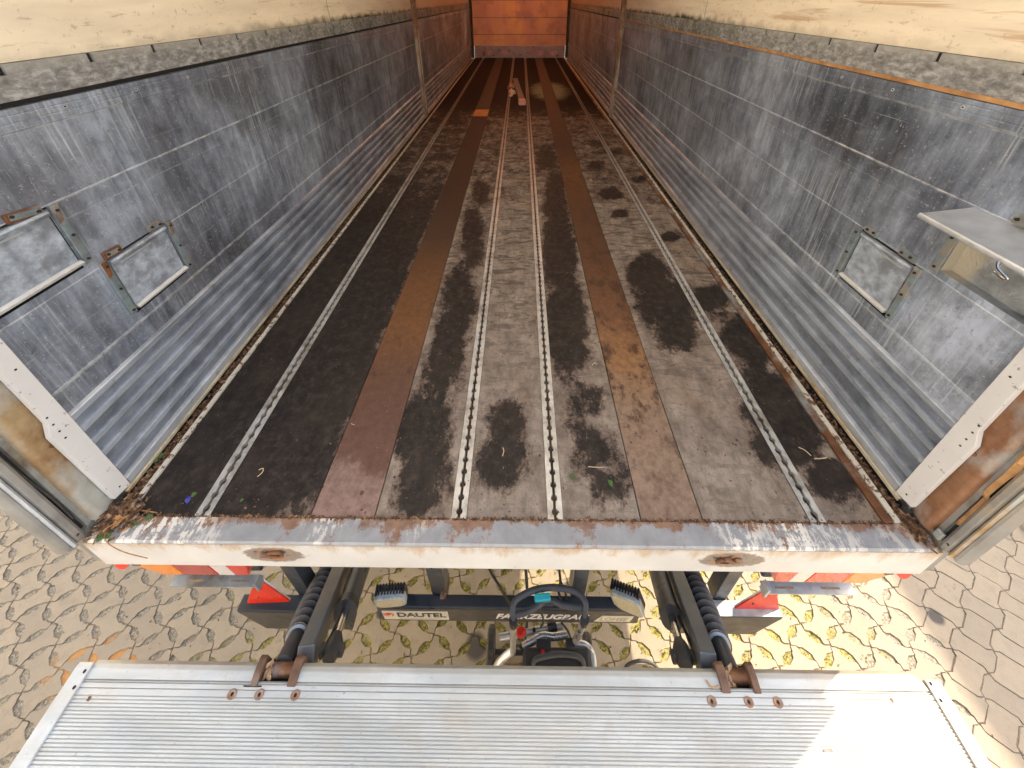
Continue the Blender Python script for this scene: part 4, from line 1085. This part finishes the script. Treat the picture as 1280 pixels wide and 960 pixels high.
b = MB(); b.tube(spline([(.010, -.020, -.84), (-.03, -.032, -.88), (-.062, -.050, -.93), (-.066, -.072, -1.02), (-.06, -.08, -1.10)], 5), .013, 14); b.build('frame_tube', 'silver', T, smooth=True)
b = MB(); b.tube(spline([(.236, -.0, -.86), (.29, .0, -.86), (.318, -.02, -.87), (.322, -.06, -.90)], 5), .012, 14); b.build('frame_tube', 'silver', T, smooth=True)
for x, r in ((-.088, .075), (.328, .06)):
    b = MB(); prof = [(.35, -.014), (.86, -.016), (1, -.009), (1, .009), (.86, .016), (.35, .014)]; n = 40; y0 = .025; z0 = GZ + r
    for k in range(n):
        a = 2 * PI * k / n; kk = 1 + .02 * (k % 2)
        for q_, w in prof: b.v.append((x + w, y0 + math.cos(a) * q_ * r * (kk if q_ == 1 else 1), z0 + math.sin(a) * q_ * r * (kk if q_ == 1 else 1)))
    m = 6
    for k in range(n):
        for i in range(m): b.f.append((k * m + i, k * m + (i + 1) % m, ((k + 1) % n) * m + (i + 1) % m, ((k + 1) % n) * m + i))
    w = b.build('wheel', 'rubber', T)
    b = MB(); b.cyl((x - .013, y0, z0), (x + .013, y0, z0), r * .36, 16); b.build('hub', 'palealu', w)
b = MB(); b.cyl((-.07, .025, GZ + .066), (.32, .025, GZ + .066), .009, 10); b.build('axle', 'black', T)
b = MB(); b.box(.046, .305, -.16, -.012, -1.08, -.825); BD = b.build('motor_body', 'rubber', T, bevel=.012)
b = MB(); b.tube(spline([(.085, -.070, -.825), (.088, -.052, -.812), (.11, -.044, -.806), (.18, -.036, -.802), (.245, -.038, -.804), (.272, -.05, -.81), (.276, -.072, -.825)], 5), .0085, 10); b.build('carry_handle', 'grip', BD, smooth=True)
b = MB(); b.prism([(-.010, -.826), (-.045, -.826), (-.045, -.8225), (-.010, -.8225)], lambda u, v, w: (w, u, v), .115, .130); b.build('red_latch', 'redp', BD)
b = MB(); b.box(.10, .155, -.02, .006, -.90, -.815); b.build('cap', 'black', BD, bevel=.004)
b = MB(); b.box(.215, .25, -.02, .01, -.90, -.82); b.build('cap', 'black', BD, bevel=.004)
b = MB(); b.box(.305, .325, -.15, -.02, -1.0, -.84); b.build('side_cover', 'palealu', BD, bevel=.006)
b = MB(); b.prism([(.022, .030), (.048, .034), (.062, .024), (.04, .006), (.022, .012)], lambda u, v, w: (u, v, w), -.84, -.80); b.build('red_knob', 'redp', T, bevel=.004)
b = MB(); b.box(-.03, .05, -.12, -.03, -1.05, -.93); b.build('tan_cover', 'blotan', T, bevel=.008)
for pts in ([(.018, -.02, -.80), (.03, -.01, -.83), (.05, -.02, -.86), (.06, -.04, -.88)], [(.20, .05, -.82), (.225, .03, -.83), (.24, .01, -.85)], [(.095, .005, -.465), (.11, -.01, -.49), (.118, -.015, -.55), (.11, -.01, -.62)]):
    b = MB(); b.tube(spline(pts, 5), .004, 8); b.build('control_cable', 'rubber', T, smooth=True)
b = MB(); b.tube(spline([(-.10, .15, -.55), (-.08, .125, -.60), (-.043, .083, -.59), (-.012, .03, -.52), (.002, .004, -.47), (.006, -.014, -.462)], 6), .0045, 8)
tag(b.build('black_cable', 'rubber', smooth=True), 'black cable hanging behind the sill down to the grip handle', 'cable')
b = MB(); b.tube(spline([(.055, .14, -.56), (.062, .08, -.60), (.066, .06, -.68), (.064, .07, -.9), (.06, .08, GZ + .006)], 6), .006, 8)
tag(b.build('grey_hose', 'rubber', smooth=True), 'grey hose hanging straight down behind the crossbar', 'hose')
b = MB(); b.tube(spline([(.47, -.02, GZ + .006), (.50, .006, GZ + .012), (.555, .016, GZ + .02), (.61, .008, GZ + .012), (.66, -.03, GZ + .006)], 6), .006, 8)
tag(b.build('black_hose', 'rubber', smooth=True), 'black hose lying in a bend on the sunny pavers at the platform edge', 'hose')
b = MB(); b.tube(spline([(.185, .14, -.56), (.19, .10, -.585), (.182, .075, -.60), (.19, .055, -.602)], 5), .005, 8); b.tube(spline([(.19, .10, -.585), (.205, .08, -.60), (.21, .055, -.60)], 5), .004, 8)
tag(b.build('forked_cable', 'rubber', smooth=True), 'forked black cable behind the looped grip handle', 'cable')
b = MB(); b.cyl((2.78, .66, GZ + .045), (2.80, .38, GZ + .045), .018, 14)
for y in (.46, .62): b.box(2.765, 2.815, y - .01, y + .01, GZ, GZ + .03)
tag(b.build('ground_rail', 'pale', smooth=True), 'pale metal rail lying on the pavers right of the trailer corner', 'rail')

# ------------------------------------------------------------------ loose things on the load floor
b = MB(); b.obox((-.015, 5.85, .032), (.045, .004, 0), (-.062, .80, 0), (0, 0, .03))
o = b.build('load_bar', 'loadbar', None, bevel=.004) if 'loadbar' in M else None
if o is None:
    M['loadbar'] = simple('dull_grey_bar', (.12, .12, .105), .5, .3, .3, 6, .2)
    o = b.build('load_bar', 'loadbar', None, bevel=.004)
tag(o, 'long grey load bar with a red and white end lying on the dark floor', 'bar')
M['tag'] = simple('red_white_end', (.62, .30, .26), .6, 0, .3, 60)
q = MB(); q.obox((.049, 4.99, .034), (.052, .004, 0), (-.006, .075, 0), (0, 0, .034)); q.build('end_cap', 'tag', o, bevel=.004)
def rag(loc, r, mat, label, seed):
    rr = random.Random(seed); b = MB(); n = 14; m = 10
    for j in range(m + 1):
        for i in range(n):
            a = 2 * PI * i / n; t = j / m
            rad = r * (1 - t ** 2.2) ** .5 * (1 + .35 * math.sin(a * 3 + seed) * (1 - t)) * rr.uniform(.78, 1.2) if j < m else 0
            b.v.append((loc[0] + math.cos(a) * rad * .75, loc[1] + math.sin(a) * rad * 2.2, loc[2] + t * r * .9 * rr.uniform(.7, 1.1)))
    for j in range(m):
        for i in range(n): b.f.append((j * n + i, j * n + (i + 1) % n, (j + 1) * n + (i + 1) % n, (j + 1) * n + i))
    o = b.build('crumpled_rag', mat, smooth=True); return tag(o, label, 'rag')
M['ragw'] = simple('white_rag', (.60, .50, .46), .9, 0, .2, 30, .4); M['ragb'] = simple('brown_rag', (.26, .14, .11), .9, 0, .5, 20, .4, (.5, .42, .38))
rag((-.115, 5.65, 0), .075, 'ragw', 'crumpled whitish rag beside the grey load bar', 1)
rag((-.135, 6.15, 0), .085, 'ragb', 'crumpled brown rag behind the whitish rag', 2)
q = MB(); q.box(-.6115, -.4175, 4.36, 4.68, .0004, .002); o = q.build('orange_patch', 'orange', TR) if 'orange' in M else None
M['orange'] = simple('orange_board_patch', (.42, .17, .035), .6, 0, .3, 10, .1)
if o is None: o = q.build('orange_patch', 'orange', TR)

def leaf(loc, size, rz, mat, name, label, cat, tilt=.3, group=None):
    b = MB(); n = 9; V = []
    for i in range(n + 1):
        t = i / n; w = math.sin(PI * t ** .8) * .38 * (1 + .15 * math.sin(i * 2.3)); c = .25 * math.sin(PI * t)
        for u in (-1, 0, 1): b.v.append((size * (t - .5), size * w * u, size * (c * .5 + .18 * abs(u) * w) + .002))
    for i in range(n):
        for k in (0, 1): b.f.append((3 * i + k, 3 * i + k + 1, 3 * i + 4 + k, 3 * i + 3 + k))
    b.tube([(-size * .5, 0, .003), (-size * .75, size * .06, .002)], size * .03, 5)
    o = b.build(name, mat, smooth=True); o.location = loc; o.rotation_euler = (tilt * .5, -tilt * .3, rz)
    return tag(o, label, cat, group)
leaf((-1.188, .043, .008), .042, .4, 'leafo', 'dead_leaf', 'orange dead leaf in the left rear corner of the sill', 'leaf', .6)
leaf((-1.203, .010, .004), .030, 1.2, 'leafg', 'green_sprout', 'green sprout in the left corner just above the white sill edge', 'sprout')
leaf((-1.190, .012, .004), .024, 2.6, 'leafg', 'green_sprout', 'small green sprout right of the corner sprout', 'sprout')
leaf((-1.215, .226, .004), .020, .8, 'leafg', 'green_sprout', 'green sprout growing from the litter between left wall and floor edge', 'sprout')
leaf((-1.222, .21, .006), .017, 2.2, 'leafg', 'green_sprout', 'second green sprout in the gutter litter along the left wall', 'sprout')
leaf((-1.014, .115, .001), .018, .6, 'leafg', 'green_leaf', 'green leaf beside the blue petal on the dark board', 'leaf')
leaf((-1.025, .102, .001), .020, 2.0, 'blue', 'blue_petal', 'blue petal on the dark board left of the first floor rail', 'petal', .8)
leaf((-1.150, .059, .003), .026, .3, 'blue', 'blue_petal', 'blue petal in the left corner beside the dead leaf', 'petal', .8)
leaf((-1.165, .085, .003), .016, 1.3, 'blue', 'blue_petal', 'small dark blue petal at the foot of the peeling left edge strip', 'petal', .8)
leaf((-1.105, .056, .002), .020, 1.0, 'leafg', 'green_leaf', 'green leaf at the inner edge of the sill near the left corner', 'leaf')
leaf((-1.135, .038, .002), .022, .5, 'leafg', 'green_leaf', 'green leaf on the worn sill top near the left corner', 'leaf')
leaf((-.850, .102, .001), .012, .5, 'leafg', 'green_leaf', 'tiny green leaf on the second dark board', 'leaf')
leaf((.208, .178, .001), .018, .8, 'leafg', 'green_leaf', 'green leaf right of the second middle floor rail', 'leaf')
leaf((.328, .158, .001), .022, 2.1, 'leafg', 'green_leaf', 'green leaf beside the rusty orange insert board', 'leaf')
def twig(pts, r, label, mat='twig', name='twig'):
    b = MB(); b.tube(spline(pts, 5), r, 6); return tag(b.build(name, mat, smooth=True), label, 'twig')
twig([(-1.255, -.004, .012), (-1.215, .012, .016), (-1.175, .045, .018), (-1.16, .055, .02)], .0014, 'thin twig sloping from the corner post up to the dead leaf')
twig([(-1.205, .052, .018), (-1.20, .02, .014), (-1.175, -.004, .01), (-1.14, -.012, -.03), (-1.085, -.012, -.075)], .0013, 'long bent twig hanging over the white sill face at the left corner')
twig([(-1.165, .072, .006), (-1.13, .070, .008), (-1.09, .066, .006)], .0016, 'short orange twig beside the blue petal in the corner')
twig([(-1.16, .02, .003), (-1.14, .035, .004), (-1.125, .055, .004)], .0022, 'brown curled stem on the worn sill paint')
twig([(.345, .594, .003), (.353, .600, .007), (.361, .604, .006), (.364, .597, .003)], .0016, 'small pale curl of wood on the dark board right of the middle rails', 'beige', 'wood_curl')
twig([(.485, .700, .004), (.50, .665, .006), (.528, .632, .004)], .0022, 'dark twig on the rusty orange insert board')
twig([(.265, .205, .003), (.29, .203, .004), (.318, .204, .003)], .0012, 'thin straw on the speckled board right of the middle rails', 'beige', 'straw')
twig([(1.02, .272, .003), (1.035, .262, .004), (1.045, .245, .003)], .0014, 'pale stick on the stained board beside the right rail', 'beige', 'stick')
twig([(1.05, .236, .003), (1.075, .236, .005), (1.095, .24, .003)], .0017, 'second pale stick lying beside the first one at the right rail', 'beige', 'stick')
twig([(-.028, .235, .003), (-.024, .25, .005), (-.028, .262, .003)], .0016, 'tiny pale chip between the two middle rails', 'beige', 'wood_chip')
twig([(-.842, .166, .003), (-.832, .178, .006), (-.838, .19, .004), (-.85, .186, .003)], .0014, 'pale brown curl on the dark board right of the left rail', 'beige', 'wood_curl')
twig([(-.60 + .0, .34, .003), (-.585, .335, .004)], .001, 'tiny straw at the edge of the reddish insert board', 'beige', 'straw')

def litter(name, label, area, n, mats='litter', big=1):
    b = MB()
    for _ in range(n):
        x, y, z = area(); s = rnd.uniform(.002, .008) * big; a = rnd.uniform(0, PI); t = rnd.uniform(-.6, .6)
        c, s_ = math.cos(a), math.sin(a); w = s * rnd.uniform(.15, .6)
        b.obox((x, y, z + s * .3), (c * s, s_ * s, t * s), (-s_ * w, c * w, rnd.uniform(-.3, .3) * w), (0, 0, .0006 + s * .06))
    o = b.build(name, mats, fix=False); return tag(o, label, 'litter', kind='stuff')
def lm():
    g = G('leaf_litter'); c = g.ramp(g.noise(70, 3, .7), [(.30, (.025, .016, .012)), (.45, (.09, .045, .025)), (.58, (.22, .12, .06)), (.7, (.42, .32, .22))])
    return g.out(c, .9)
M['litter'] = lm()
litter('leaf_litter', 'brown leaf litter filling the gutter along the left wall', lambda: (rnd.uniform(-1.228, -1.195), .09 + 3.8 * rnd.random() ** 2.2, rnd.uniform(-.022, -.004)), 3000, big=1)
litter('leaf_litter', 'brown leaf litter and dirt in the gutter along the right wall', lambda: (rnd.uniform(1.192, 1.226), .07 + 3.8 * rnd.random() ** 2.2, rnd.uniform(-.024, -.008)), 2200)
litter('leaf_litter', 'heap of dead leaves and stalks in the left rear corner', lambda: (-1.20 + rnd.gauss(0, .022), .06 + rnd.gauss(0, .020), rnd.uniform(0, .012)), 420, big=1.5)
litter('leaf_litter', 'small heap of dirt in the right rear corner', lambda: (1.215 + rnd.gauss(0, .012), .055 + rnd.gauss(0, .022), rnd.uniform(-.004, .004)), 220)
litter('crumbs', 'crumbs and bits of straw scattered over the load floor', lambda: (rnd.uniform(-1.1, 1.1), .08 + 2.2 * rnd.random() ** 1.8, .001), 420, big=.45)
litter('dirt_line', 'line of dirt along the joint between sill and floor boards', lambda: (rnd.uniform(-1.17, 1.15), .0615 + rnd.gauss(0, .0022), .0005), 1500, big=.5)
litter('yellow_grit', 'dry yellow stalks and grit lying on the pavers', lambda: (rnd.uniform(-2.6, 1.9), rnd.uniform(-.3, .8), GZ), 500, big=.6)

# ------------------------------------------------------------------ unseen trailer, added at the right to shade the paving there
N = thing('shade_trailer', (8.0, 7.5, GZ), 'unseen trailer added at the right to shade the paving', 'trailer')
b = MB(); b.box(6.68, 9.2, 1.2, 13.4, -.05, 2.75); b.build('cargo_body', 'white', N, bevel=.02)
for x in (7.4, 8.4): b = MB(); b.box(x, x + .1, 1.4, 13.2, -.5, -.06); b.build('chassis_rail', 'navy', N)
for y in (3.0, 4.3):
    for x in (6.95, 8.95):
        b = MB(); b.cyl((x - .13, y, -.65), (x + .13, y, -.65), .5, 32); b.build('wheel', 'rubber', N, smooth=True)
for x in (7.35, 8.4): b = MB(); b.box(x, x + .15, 11, 11.2, GZ, -.501); b.build('landing_leg', 'navy', N)

# ------------------------------------------------------------------ unseen pale halls added at the left and behind to bounce light
def bounce_hall(name, loc, x0, x1, y0, y1, h, face, label):
    B = thing(name, loc, label, 'building')
    b = MB(); b.box(x0, x1, y0, y1, GZ, GZ + h); w = b.build('wall', 'cladding', B)
    b = MB(); b.box(x0 - .3, x1 + .3, y0 - .3, y1 + .3, GZ + h + .002, GZ + h + .25); b.build('roof', 'greypaint', B)
    for k in range(4):
        t = (k + .5) / 4
        b = MB()
        if face == 'x': y = y0 + (y1 - y0) * t; b.box(x1 + .01, x1 + .08, y - 1.6, y + 1.6, GZ, GZ + 4)
        else: x = x0 + (x1 - x0) * t; b.box(x - 1.6, x + 1.6, y1 + .01, y1 + .08, GZ, GZ + 4)
        b.build('roller_door', 'palealu', B, bevel=.01)
g = G('white_cladding'); x_, y_, z_ = g.xyz()
wv = g.n('TexWave'); wv.inputs['Scale'].default_value = 8; wv.bands_direction = 'DIAGONAL'
M['cladding'] = g.out(g.ramp(g.noise(.5, 5), [(.3, (.72, .69, .63)), (.7, (.80, .77, .71))]), .6, 0, g.bump(wv.outputs[0], .4, .02))
bounce_hall('bounce_hall', (-12, 3, GZ), -22, -8.2, -16, 22, 8, 'x', 'unseen white clad hall added at the left to bounce sunlight')
bounce_hall('bounce_hall', (0, -16, GZ), -14, 16, -26, -12, 8, 'y', 'unseen white clad hall added behind the tail lift to bounce sunlight')

for o in S.objects:
    if o.parent is None and o.get('category') in ('sprout', 'petal', 'leaf', 'twig', 'rag'):
        o['group'] = {'sprout': 'green sprouts in the left gutter and corner', 'petal': 'blue petals near the left rear corner', 'leaf': 'small leaves lying on sill and floor', 'twig': 'twigs and stalks lying on the floor and sill', 'rag': 'rags beside the load bar'}[o['category']]
